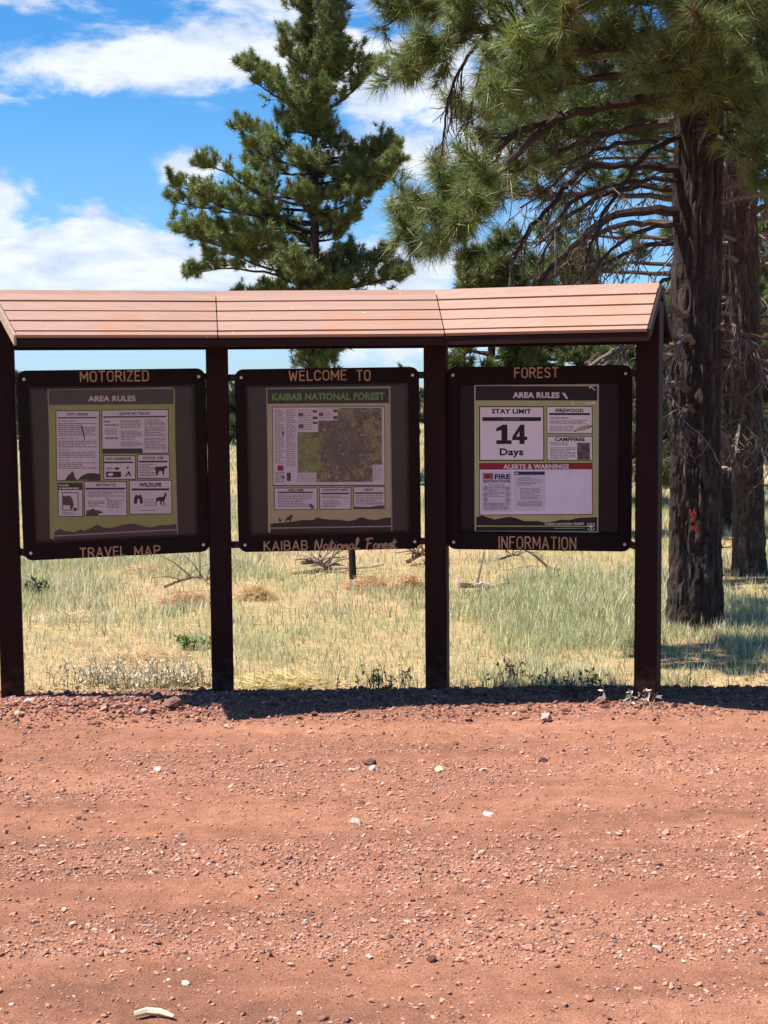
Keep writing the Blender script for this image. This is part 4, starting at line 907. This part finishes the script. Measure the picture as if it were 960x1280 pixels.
# the big pine on the right
BY = 11.1
bt_base = ground(868, 784); BY = bt_base[1]; zb_ = float(meadow_z(bt_base[0], BY)); bt_base[2] = zb_
t = Tree('pine_tree', 'big ponderosa pine right of the shelter, red paint blaze on its trunk', bt_base)
c0 = at(869, 470, BY)-bt_base; c1 = at(872, 200, BY)-bt_base; c2 = at(874, -60, BY)-bt_base
c3 = c2+(c2-c1)*1.0; c4 = c3+(c3-c2)*1.0; c5 = c4+(c4-c3)*.9
t.trunk(pts=[(0, 0, -.08), c0*.5, c0, c1, c2, c3, c4, c5], rad=[.205, .198, .192, .185, .165, .13, .09, .03], seed=3, sides=88, step=.022, amp=.22, col=(.028, .021, .020), hi=(.115, .085, .070))
top_z = bt_base[2]+c5[2]
L1 = [[(858, 214, 0), (800, 207, -.2), (745, 207, -.4), (718, 222, -.5), (690, 255, -.6), (655, 295, -.7), (640, 328, -.7)],
      [(858, 262, 0), (800, 263, -.2), (750, 279, -.3), (715, 308, -.4), (682, 345, -.5), (655, 385, -.5)],
      [(858, 238, 0), (790, 234, .3), (740, 250, .5), (700, 285, .7), (670, 335, .8)],
      [(858, 300, 0), (800, 310, .3), (750, 335, .6), (705, 372, .9)],
      [(858, 165, 0), (815, 190, -.3), (770, 240, -.6), (740, 300, -.8), (725, 345, -.9)],
      [(862, 345, 0), (830, 350, .5), (800, 372, .9), (770, 400, 1.2)],
      [(860, 190, 0), (800, 178, .5), (740, 190, .8), (690, 230, 1.1), (650, 260, 1.3)],
      [(858, 280, 0), (810, 285, -.5), (765, 310, -.8), (735, 350, -1.0)],
      [(858, 225, 0), (790, 228, -.5), (720, 250, -.9), (680, 300, -1.1)]]
for j, q in enumerate(L1): t.limb(pxpath(BY, q), [.032, .040, .028, .022, .02, .018, .022, .018, .018][j], 0, twigs=17, twlen=.5, droop=.30, sub=3, col=(.046, .033, .029))
for q, rr, lv, tw in [([(856, 108, 0), (790, 128, -.3), (720, 140, -.5), (660, 160, -.6), (605, 198, -.7), (568, 226, -.8), (535, 255, -.8), (512, 292, -.8)], .042, .46, 80),
              ([(700, 142, -.5), (650, 190, -.9), (605, 236, -1.1), (575, 270, -1.1), (553, 305, -1.1)], .025, .6, 44),
              ([(858, 40, 0), (780, 56, -.3), (700, 42, -.5), (630, 32, -.6), (570, 48, -.6), (518, 84, -.6)], .06, .72, 84),
              ([(858, -30, 0), (760, -30, .3), (650, -15, .5), (570, 0, .6), (505, 16, .6)], .06, .75, 80),
              ([(868, 112, -.1), (856, 70, -.5), (846, 66, -1.0), (836, 92, -1.4)], .04, .75, 46),
              ([(884, 165, 0), (915, 178, -.5), (950, 195, -.9), (975, 215, -1.1)], .03, .5, 28),
              ([(880, 135, 0), (905, 130, -.6), (930, 145, -1.0)], .03, .55, 26),
              ([(868, 140, -.1), (862, 110, -.4), (872, 105, -.8), (884, 120, -1.1)], .03, .8, 34),
              ([(868, 20, -.1), (858, -10, -.6), (880, 0, -1.2), (890, 40, -1.6)], .04, .75, 46),
              ([(858, 84, 0), (800, 92, .4), (720, 100, .7), (650, 122, .9), (595, 140, 1)], .045, .7, 70),
              ([(858, 60, 0), (790, 62, -.5), (740, 62, -.9), (680, 78, -1.2), (630, 110, -1.4)], .045, .66, 70),
              ([(858, 10, 0), (800, 0, -.7), (740, 10, -1.2), (690, 40, -1.6)], .045, .7, 56),
              ([(858, 152, 0), (800, 160, .5), (740, 172, .9), (680, 200, 1.2), (640, 215, 1.4)], .035, .5, 46),
              ([(884, 60, 0), (930, 40, -.4), (980, 60, -.7), (1040, 100, -.9)], .045, .7, 50),
              ([(884, 120, 0), (940, 120, .3), (1000, 150, .5), (1070, 190, .6)], .045, .65, 50),
              ([(884, 10, 0), (940, -10, .4), (1010, 10, .7), (1080, 40, .9)], .045, .7, 50),
              ([(884, 90, 0), (925, 90, .6), (960, 100, 1.2), (1000, 130, 1.7)], .045, .65, 50)]:
    t.limb(pxpath(BY, q), rr, lv, twigs=int(tw*.62), twlen=.5, droop=.15, sub=5, dens=.62, bare=.22, green=(.16, .205, .062), col=(.055, .04, .034))
t.limb(pxpath(BY, [(612, 40, -.6), (592, 62, -.6), (568, 100, -.6), (557, 150, -.6), (552, 198, -.6)]), .014, 0, twigs=16, twlen=.42, droop=.5, sub=2, col=(.046, .033, .029))
t.limb(pxpath(BY, [(612, 50, -.6), (600, 90, -.65), (590, 130, -.65), (580, 170, -.65)]), .01, 0, twigs=12, twlen=.4, droop=.5, sub=2, col=(.046, .033, .029))
for j in range(18):                                   # dead stubs round the lower trunk
    z = rng.uniform(1.3, 3.6); a = rng.choice([rng.uniform(-1.0, 1.0), rng.uniform(2.3, 4.4), rng.uniform(0, 6.28)]); d = np.array([math.cos(a), math.sin(a), 0]); ln = rng.uniform(.5, 1.3)
    p0 = bt_base+c1*(z/c1[2]) + d*.12
    t.limb([p0, p0+d*ln*.35+[0, 0, .04], p0+d*ln*.7+[0, 0, -.08], p0+d*ln+[0, 0, -.32]], rng.uniform(.012, .03), 0, twigs=12, twlen=.4, droop=.35, sub=4)
for j in range(30):                                   # the rest of the crown, up past the picture
    z = rng.uniform(4.3, top_z-.4) ; k_ = (top_z-z)/(top_z-4.3); a = rng.uniform(0, 6.28); d = np.array([math.cos(a), math.sin(a), 0]); ln = .6+2.1*k_**.7*rng.uniform(.75, 1.1)
    p0 = bt_base+c1*((z-zb_)/c1[2]); p0[0] = bt_base[0]+.05
    t.limb([p0, p0+d*ln*.35+[0, 0, .12], p0+d*ln*.7+[0, 0, .14], p0+d*ln+[0, 0, .05]], .04, .72, twigs=20, twlen=.55, droop=.1, sub=4, dens=.6, green=(.15, .19, .06))
t.crown(T_NEAR, .02)
b = MB(); pc = at(866, 652, BY-.205)-bt_base                # red blaze painted on the bark
for j in range(26):
    a = rng.uniform(-.022, .022); z = rng.uniform(-.075, .075); a -= z*.12; s_ = rng.uniform(.006, .014)
    y_ = -.011-.0006*j
    b.add([(a-s_*.6, y_, z-s_*1.3), (a+s_*.6, y_+.002, z-s_), (a+s_*.5, y_, z+s_*1.5), (a-s_*.5, y_+.002, z+s_)], [(0, 1, 2, 3)])
o = b.build('paint_blaze', M['blaze'], t.root); o.location = pc; o['label'] = 'red paint blaze on the bark'

# second and third trunks
T_MID = needle_templates(40, .16, .0075, 8, (15, 110), 5)
def side_pine(px, py, w, top, lean_px, label, seed, zlive, ndead, nlive, hi, limb_len, zdead=(.9, 4.0), col=(.06, .04, .034)):
    base = ground(px, py); base[2] = float(meadow_z(base[0], base[1])); r = w/2/FPX*base[1]
    t = Tree('pine_tree', label, base)
    ctop = at(px+lean_px, 100, base[1])-base; ctop = ctop*(top/ctop[2])
    t.trunk(pts=[(0, 0, -.08), ctop*.15, ctop*.4, ctop*.7, ctop], rad=[r*1.05, r, r*.9, r*.65, r*.15], seed=seed, sides=56, step=.035, amp=.2, col=col, hi=hi)
    for j in range(ndead):
        z = rng.uniform(*zdead); a = rng.uniform(0, 6.28) if j % 3 else rng.uniform(2.2, 5.6); d = np.array([math.cos(a), math.sin(a), 0]); ln = rng.uniform(.5, 1.4)
        p0 = base+ctop*(z/top)+d*r*.7
        t.limb([p0, p0+d*ln*.35+[0, 0, .02], p0+d*ln*.7+[0, 0, -.1], p0+d*ln+[0, 0, -.3]], rng.uniform(.012, .028), 0, twigs=11, twlen=.42, droop=.35, sub=4)
    for j in range(nlive):
        z = rng.uniform(zlive, top*.97); k_ = (top-z)/(top-zlive); a = rng.uniform(0, 6.28); d = np.array([math.cos(a), math.sin(a), 0]); ln = .5+limb_len*k_**.7*rng.uniform(.7, 1.1)
        p0 = base+ctop*(z/top)
        t.limb([p0, p0+d*ln*.35+[0, 0, .05], p0+d*ln*.7+[0, 0, .05], p0+d*ln+[0, 0, -.03]], .035, .7, twigs=26, twlen=.6, droop=.1, sub=5, dens=.8, tuft=1.05)
    t.crown(T_MID, .02); return t
side_pine(937, 718, 41, 10.5, -12, 'reddish-barked pine at the right edge behind the big pine, bare twigs on its trunk', 31, 3.3, 44, 44, (.19, .125, .092), 2.2, col=(.045, .032, .028))
side_pine(908, 664, 26, 9.5, 0, 'dark shaded pine trunk seen between the big pine and the reddish one', 47, 2.9, 12, 34, (.06, .045, .04), 2.2, col=(.03, .022, .02))  # its shade is put into near-black bark colours

# the tall pine behind the shelter, against the sky
T_FAR = needle_templates(40, .15, .012, 8, (10, 130), 9)
MY = 28.5
mb_ = at(392, 600, MY); mb_[2] = float(meadow_z(mb_[0], MY)); 
t = Tree('pine_tree', 'tall slender green pine rising behind the middle of the shelter against the sky', mb_)
ctop = at(393, -25, MY)-mb_; pm = at(392, 430, MY)-mb_; pm2 = at(393, 250, MY)-mb_
t.trunk(pts=[(0, 0, -.1), pm*.5, pm, pm2, ctop*.85, ctop], rad=[.16, .135, .115, .085, .04, .012], seed=13, sides=24, step=.12, col=(.05, .035, .03), hi=(.12, .08, .06))
def pz(py): return at(392, py, MY)[2]-mb_[2]
prof_y = [-30, 0, 40, 85, 130, 165, 185, 215, 250, 300, 350, 400, 445, 470]
prof_l = [3, 38, 58, 84, 86, 60, 100, 150, 178, 165, 158, 110, 95, 60]
prof_r = [3, 38, 46, 78, 62, 40, 112, 108, 90, 88, 112, 60, 38, 30]
ppm = FPX/MY
for j in range(116):
    py = -22+485*(j+rng.uniform(0, 1))/116; a = rng.uniform(0, 6.28)
    if 176 < py < 330 and rng.uniform() < .25: a = rng.choice([rng.uniform(-.5, .5), rng.uniform(2.6, 3.7)])
    ca = math.cos(a); rl = np.interp(py, prof_y, prof_l)/ppm; rr_ = np.interp(py, prof_y, prof_r)/ppm
    ln = (rl if ca < 0 else rr_)*rng.uniform(.72, 1.08)
    if rng.uniform() < .45: ln *= .5
    ln *= 1-.25*abs(math.sin(a))
    d = np.array([ca, math.sin(a), 0]); z = pz(py+18*min(1, ln)); p0 = mb_+np.array([0, 0, z]); p0[0] += (ctop[0])*z/ctop[2]
    rise = .22*ln if py > 120 else .5*ln
    t.limb([p0, p0+d*ln*.4+[0, 0, rise*.15], p0+d*ln*.75+[0, 0, rise*.45], p0+d*ln+[0, 0, rise]], .028, .86, twigs=int(7+11*ln), twlen=.58, droop=.0, sub=6, dens=.8, tuft=.95, up=.5, green=(.165, .205, .064), bare=.12, sides=4, col=(.05, .036, .03))
for q in ([(392, 240), (330, 232), (280, 215), (247, 206)], [(392, 262), (320, 258), (260, 262), (214, 252)], [(392, 300), (330, 292), (270, 290), (226, 290)], [(392, 330), (330, 328), (280, 335), (234, 342)], [(392, 318), (330, 322), (290, 318), (262, 320)],
          [(392, 215), (440, 212), (475, 198), (500, 186)], [(392, 228), (440, 224), (480, 212), (497, 204)], [(392, 345), (440, 345), (480, 350), (505, 346)], [(392, 118), (430, 112), (455, 98), (470, 84)], [(392, 180), (350, 172), (315, 166), (298, 160)], [(392, 100), (350, 100), (325, 90), (310, 86)]):
    dy = rng.uniform(-.5, .5)
    t.limb([at(x_, y_+(26+14*dy if i == 0 else (12 if i == 1 else 0)), MY+dy*i) for i, (x_, y_) in enumerate(q)], .03, .8, twigs=28, twlen=.52, droop=.0, sub=6, dens=.85, tuft=.95, up=.5, green=(.165, .205, .064), bare=.15, sides=4, col=(.05, .036, .03))
t.crown(T_FAR, .0)

# more pines further off
def far_pine(px, Y, top_py, wid, label, group, green=(.07, .11, .035), low=.18, nl=46, tuft=1.5, nm='pine_tree', rise=.15, twlen=.5):
    base = at(px, 480, Y); base[2] = float(meadow_z(base[0], Y)); top = at(px, top_py, Y)[2]-base[2]
    t = Tree(nm, label, base, group)
    t.trunk(pts=[(0, 0, -.1), (0, 0, top*.5), (.05, 0, top*.8), (.05, 0, top)], rad=[top*.018+.03, top*.013+.02, .04, .012], seed=int(px), sides=14, step=.25, col=(.06, .042, .036), hi=(.13, .09, .07))
    for j in range(nl):
        f = low+(1-low)*(j+rng.uniform(0, 1))/nl; a = rng.uniform(0, 6.28); d = np.array([math.cos(a), math.sin(a), 0]); ln = wid*(.12+.88*(1-(f-low)/(1-low))**.75)*rng.uniform(.7, 1.1)
        p0 = base+np.array([0, 0, top*f*.97])
        t.limb([p0, p0+d*ln*.5+[0, 0, rise*.3*ln], p0+d*ln+[0, 0, rise*ln]], .03, .85, twigs=int(10+7*ln), twlen=twlen, sub=4, dens=.9, tuft=tuft, up=.4, green=green, bare=.12, sides=4)
    t.crown(T_FAR); return t
far_pine(612, 17.5, 322, .75, 'young yellow-green pine just behind the shelter roof near its right bay', None, (.12, .14, .04), .12, 40, 1.0)
far_pine(700, 22, 330, 1.3, 'bushy young pine behind the dead limbs above the right bay', None, (.095, .13, .045), .12, 44, 1.1)
far_pine(852, 21, 380, 1.1, 'sunlit pine sapling seen between the right post and the big trunk', None, (.12, .165, .05), .1, 44, 1.1)
far_pine(985, 24, 250, 2.0, 'sunlit pine at the right edge beyond the reddish trunk', None, (.10, .15, .045), .1, 60, 1.2)
far_pine(790, 30, 400, 1.7, 'rounded green pine farther back just left of the right post', None, (.10, .145, .05), .1, 50, 1.3)
far_pine(908, 34, 330, 2.2, 'broad light green pine far behind the dark trunk', None, (.11, .16, .05), .08, 60, 1.4)
far_pine(502, 46, 463, .55, 'small pointed pine tip just showing above the centre board', None, (.06, .09, .035), .1, 34, .9, twlen=.3)
far_pine(24, 44, 470, .5, 'little pine whose tip shows above the left corner of the left board', None, (.06, .09, .035), .1, 34, .9, twlen=.3)
far_pine(33, 50, 470, .5, 'second little pine tip above the left board, next to the first', None, (.06, .09, .035), .1, 34, .9, twlen=.3)
far_pine(762, 40, 448, .9, 'small pine tip showing above the right end of the right board', None, (.07, .11, .04), .1, 34, .9, twlen=.3)
for px, Y, tp in [(-120, 48, 460), (130, 60, 500), (215, 52, 502), (290, 47, 500), (345, 64, 498), (580, 62, 500), (660, 70, 495), (1080, 40, 380), (1180, 50, 420), (-260, 60, 440)]:
    far_pine(px, Y, tp, 2.2, 'distant dark green pine in the row closing the meadow', 'distant pines closing the meadow', (.055, .085, .035), .05, 34, 2.0)
# far wood as one mass
T_WOOD = needle_templates(14, .55, .09, 6, (5, 130), 21)
pos = []; cols = []
for j in range(320):
    Y = rng.uniform(70, 130); x = rng.uniform(-1, 1)*Y*.75; h = rng.uniform(1.3, 2.5); w = rng.uniform(.9, 1.8); gc = np.array([.05, .08, .034])*rng.uniform(.7, 1.3)
    m_ = 46; f = rng.uniform(0, 1, m_); a = rng.uniform(0, 6.28, m_); rr = w*(1-f)**.7*rng.uniform(.3, 1, m_)
    pos.append(np.stack([x+rr*np.cos(a), Y+rr*np.sin(a), .1+f*h], -1)); cols.append(np.repeat(gc[None], m_, 0)*rng.uniform(.8, 1.2, (m_, 1)))
pos = np.concatenate(pos); cols = np.concatenate(cols); b = MB()
foliage(b, pos, np.tile([0, 0, 1.0], (len(pos), 1))+rng.normal(0, .5, (len(pos), 3)), rng.uniform(.8, 1.3, len(pos)), cols, T_WOOD)
tag(b.build('distant_wood', M['needle']), 'far band of dark pines along the horizon behind the meadow', 'wood', kind='stuff')

# ------------------------------------------------------------------ grass
gb = MB()
def blades(n, ylo, yhi, spread, hgt, wid, seg=True, ymax_edge=0.06):
    y = np.sqrt(rng.uniform(ylo**2, yhi**2, n)); x = rng.uniform(-1, 1, n)*(.285*y+spread)
    patch = fbm(x*.55+5, y*.55, 101)*.65+fbm(x*1.9, y*1.9, 111)*.35
    bare = np.clip((.8-x*.25)*.30, 0, .26)*np.clip(1.3-(y-8)/14, .2, 1)     # thinner on the left
    keep = (y > edge_y(x)-.09+.22*fbm(x*5, x*0+1.5, 151)+rng.exponential(.05, n)-.06) & (rng.uniform(0, 1, n) < np.clip((patch-.37-bare*.45)*7, .12, 1))
    x, y, patch = x[keep], y[keep], patch[keep]; n = len(x)
    # gather into tussocks
    x = x+.05*(fbm(x*9, y*9, 121)-.5)*2; y = y+.05*(fbm(x*9, y*9, 131)-.5)*2
    h = hgt*rng.lognormal(0, .35, n)*(.5+.6*np.clip((patch-.3)*1.8, 0, 1)); w = wid*rng.uniform(.6, 1.3, n)
    gp = np.clip((fbm(x*.8+9, y*.5, 141)-.44)*5+.12*x*.8, 0, 1)
    isg = rng.uniform(0, 1, n) < .34+.32*gp
    G1 = np.array([.40, .44, .235])*rng.uniform(.65, 1.35, (n, 1))*np.stack([rng.uniform(.8, 1.25, n), np.ones(n), rng.uniform(.7, 1.2, n)], -1)
    S1 = np.array([.70, .65, .43])*rng.uniform(.6, 1.25, (n, 1))*np.stack([np.ones(n), rng.uniform(.88, 1.03, n), rng.uniform(.75, 1.15, n)], -1)
    C = np.where(isg[:, None], G1, S1)
    a = rng.uniform(0, 6.283, n); la = rng.uniform(0, 6.283, n); ln = h*rng.uniform(.05, .55, n)
    flat = rng.uniform(0, 1, n) < np.where(isg, .02, .16); ln = np.where(flat, h*1.4, ln); h = np.where(flat, h*.22, h)
    z = meadow_z(x, y)-.01
    sx_, sy_ = np.cos(a)*w/2, np.sin(a)*w/2; lx, ly = np.cos(la)*ln, np.sin(la)*ln
    if seg:
        V = np.stack([np.stack([x-sx_, y-sy_, z], -1), np.stack([x+sx_, y+sy_, z], -1),
                      np.stack([x-sx_*.8+lx*.35, y-sy_*.8+ly*.35, z+h*.6], -1), np.stack([x+sx_*.8+lx*.35, y+sy_*.8+ly*.35, z+h*.6], -1),
                      np.stack([x+lx, y+ly, z+h], -1)], 1)
        i = np.arange(n)[:, None]*5; n0 = gb.n
        gb.add(V.reshape(-1, 3), i+np.array([[0, 1, 3, 2]]), np.repeat(C, 5, axis=0)); gb.F.setdefault(3, []).append(i+np.array([[2, 3, 4]])+n0)
    else:
        V = np.stack([np.stack([x-sx_, y-sy_, z], -1), np.stack([x+sx_, y+sy_, z], -1), np.stack([x+lx, y+ly, z+h], -1)], 1)
        gb.add(V.reshape(-1, 3), np.arange(n*3).reshape(-1, 3), np.repeat(C, 3, axis=0))
blades(50000, 8.3, 16, 1.0, .03, .006, False); blades(150000, 8.3, 10.5, .7, .088, .0052); blades(150000, 10.5, 15, .8, .115, .007); blades(90000, 15, 24, 1.0, .13, .012, False); blades(70000, 24, 60, 2, .15, .026, False); blades(45000, 8.3, 14, 4.5, .10, .010, False); blades(45000, 14, 60, 9, .14, .022, False)
tag(gb.build('grass', M['grass']), 'dry straw and pale green meadow grass behind the shelter', 'grass', kind='stuff')

def straw_heap(px, py, w, h, label, col=(.50, .36, .19), n=900):
    p = ground(px, py); s = w/FPX*p[1]/2; b = MB(); p[2] = float(meadow_z(p[0], p[1]))
    a = rng.uniform(0, 6.28, n); r = np.sqrt(rng.uniform(0, 1, n)); x, y = r*np.cos(a)*s, r*np.sin(a)*s*.6; z = h*(1-r**1.6)*rng.uniform(.2, 1, n)
    la = rng.uniform(0, 6.28, n); ln = rng.uniform(.06, .18, n); dz = rng.normal(-.02, .05, n); wd = .006
    V = np.stack([np.stack([x, y, z], -1), np.stack([x+wd*np.sin(la), y-wd*np.cos(la), z+wd], -1), np.stack([x+ln*np.cos(la), y+ln*np.sin(la), z+dz], -1)], 1)
    V[..., 2] = V[..., 2].clip(0)
    b.add(V.reshape(-1, 3), np.arange(n*3).reshape(-1, 3), np.repeat(np.array(col)*rng.uniform(.8, 1.75, (n, 1)), 3, axis=0))
    o = b.build('straw_clump', M['grass']); o.location = p; tag(o, label, 'dead grass')
straw_heap(318, 748, 48, .16, 'rounded heap of pale dead grass right of the second post')
straw_heap(462, 733, 70, .12, 'orange-brown dead grass clump just right of the thin stake', (.42, .25, .13))
straw_heap(512, 736, 55, .17, 'dead grass clump against the left side of the third post', (.45, .27, .14))
straw_heap(235, 752, 70, .08, 'low reddish dead grass mat left of the second post', (.40, .24, .13), 700)
straw_heap(190, 716, 80, .09, 'flattened tan dead grass under the left board', (.46, .31, .17), 700)
straw_heap(90, 775, 90, .05, 'pale flattened straw patch right of the left post', (.52, .42, .27), 800)
straw_heap(180, 825, 120, .05, 'broad tan litter of straw between left and second post', (.46, .33, .18), 900)
straw_heap(350, 850, 110, .05, 'yellowish straw litter at the foot of the centre bay', (.5, .41, .2), 900)

def fallen(px, py, pts, r, label, col=(.16, .12, .095), tw=8):
    p = ground(px, py); p[2] = float(meadow_z(p[0], p[1])); sc = p[1]/FPX; b = MB()
    L = smooth_path([np.array([x*sc, dy, z*sc]) for x, z, dy in pts], 12); b.tube(L, np.linspace(r, r*.4, 12), 6, np.array(col))
    for _ in range(tw):
        i = rng.integers(2, 10); d = norm(np.array([rng.normal(0, 1), rng.normal(0, .6), abs(rng.normal(0, .5))+.1])); l = rng.uniform(.12, .4)
        b.tube([L[i], L[i]+d*l*.5+[0, 0, .02], L[i]+d*l+[0, 0, -.01]], [r*.45, r*.35, r*.2], 4, np.array(col)*rng.uniform(.7, 1.5), cap=False)
    o = b.build('fallen_branch', M['wood_dead']); o.location = p; tag(o, label, 'branch')
fallen(235, 740, [(-30, 8, 0), (-5, 16, .1), (15, 18, .1), (30, 8, 0)], .014, 'thin dark arched fallen branch under the left board')
fallen(595, 737, [(-22, 9, 0), (0, 6, .1), (20, 4, .15), (32, 3, .2)], .028, 'grey rotting log lying in the grass right of the third post', (.26, .2, .16), 3)
fallen(650, 712, [(-25, 14, 0), (-5, 16, .2), (6, 14, .1), (8, 2, 0)], .014, 'bent forked dead branch below the right board')
fallen(690, 716, [(-8, 3, 0), (0, 4, 0), (10, 3, 0)], .03, 'short dark piece of wood in the grass below the right board', (.13, .09, .07), 1)
fallen(440, 716, [(-75, 2, 0), (-30, 4, .2), (20, 4, .3), (40, 6, .4)], .02, 'long pale pole lying in the grass left of the thin stake', (.36, .28, .2), 2)
fallen(395, 716, [(-18, 14, 0), (0, 12, .1), (12, 6, .1), (18, 0, 0)], .022, 'tangle of dead brushwood in the grass left of the thin stake', (.17, .12, .09), 22)
fallen(525, 706, [(-16, 5, 0), (-4, 10, .1), (8, 14, .1), (16, 14, .2)], .025, 'brown dead branch pile beside the third post', (.22, .14, .10), 16)
fallen(880, 700, [(0, 2, 0), (14, 8, .1), (26, 12, .1), (40, 14, 0)], .012, 'thin dark fallen stick between the big pine and the reddish one', (.1, .07, .06), 6)
fallen(800, 775, [(-10, 3, 0), (20, 7, .2), (50, 4, .4)], .014, 'dry grey stick at the foot of the big pine', (.3, .25, .2), 3)
p = ground(442, 728); p[2] = float(meadow_z(p[0], p[1])); b = MB()
b.tube([(0, 0, -.1), (-.02, 0, .5), (-.05, 0, 1.0), (-.08, 0, 1.35)], [.036, .033, .03, .02], 10, np.array((.035, .025, .022)))
o = b.build('bare_stem', M['wood_dead']); o.location = p; tag(o, 'thin dark bare stem standing in the grass beneath the centre board', 'dead stem')
p = ground(829, 611); p[2] = float(meadow_z(p[0], p[1])); b = MB(); b.box((0, 0, .09), (.10, .1, .22), .3, np.array((.07, .045, .035)), .012); b.box((.12, .02, .08), (.07, .1, .2), .1, np.array((.06, .04, .03)), .012)
tag(b.build('tree_stump', M['wood_dead']), 'small dark broken stump far out in the meadow right of the right post', 'stump').location = p

def leafy(px, py, n, h, spread, label, leaf, stem, headw=.012, name='pale_weed', cat='plant', leafs=9):
    p = ground(px, py); z0 = float(max(meadow_z(p[0], p[1]), road_z(p[0], p[1]))); p[2] = z0
    root = empty(name, p); tag(root, label, cat); b = MB(); f = MB()
    for _ in range(n):
        x, y = rng.normal(0, spread, 2)*np.array([1, .35]); hh = h*rng.uniform(.5, 1.15); lx, ly = rng.normal(0, .25*h, 2)
        q = np.array([[x, y, -.02], [x+lx*.3, y+ly*.3, hh*.5], [x+lx, y+ly, hh]]); b.tube(q, [.0028, .0022, .0015], 3, np.array(stem)*rng.uniform(.7, 1.3), cap=False)
        for _k in range(leafs):
            t_ = rng.uniform(.25, 1); c = q[0]*(1-t_)+q[2]*t_; d = norm(rng.standard_normal(3)+[0, 0, .4]); u_ = norm(np.cross(d, rng.standard_normal(3))); s_ = headw*rng.uniform(.6, 1.6)
            f.add([c, c+d*s_+u_*s_*.45, c+d*s_*2, c+d*s_-u_*s_*.45], [(0, 1, 2, 3)], np.array(leaf)*rng.uniform(.65, 1.2))
    o = b.build('stems', M['flower'], root); o['kind'] = 'stuff'; o = f.build('leaves', M['flower'], root); o['kind'] = 'stuff'
leafy(120, 853, 40, .15, .16, 'pale white-headed weeds at the road edge right of the left post', (.66, .58, .42), (.36, .32, .19))
leafy(178, 855, 60, .16, .15, 'thickest clump of whitish seed-head weeds, at the left end of the roof shadow', (.70, .62, .47), (.36, .32, .19))
leafy(222, 853, 30, .15, .10, 'sparse whitish weeds left of the second post', (.64, .56, .40), (.34, .3, .18))
leafy(801, 884, 9, .09, .05, 'small sunlit pale-leaved plant at the foot of the right post', (.66, .6, .5), (.35, .28, .2), .016, 'pale_plant', 'plant', 5)
leafy(632, 850, 8, .18, .03, 'dark brown seed stalk in the grass right of the third post', (.12, .08, .06), (.10, .07, .05), .014, 'seed_stalk', 'plant', 8)
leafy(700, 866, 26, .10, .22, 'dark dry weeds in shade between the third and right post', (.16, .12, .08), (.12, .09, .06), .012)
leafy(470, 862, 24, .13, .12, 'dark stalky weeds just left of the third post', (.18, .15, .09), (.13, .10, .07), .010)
leafy(46, 748, 18, .15, .08, 'dark green shrub low in the grass beside the left post', (.07, .09, .04), (.08, .07, .05), .03, 'shrub', 'shrub', 9)
leafy(236, 812, 16, .10, .06, 'small green leafy weed in the bare patch left of the second post', (.16, .24, .08), (.15, .18, .08), .02, 'green_weed', 'plant', 7)
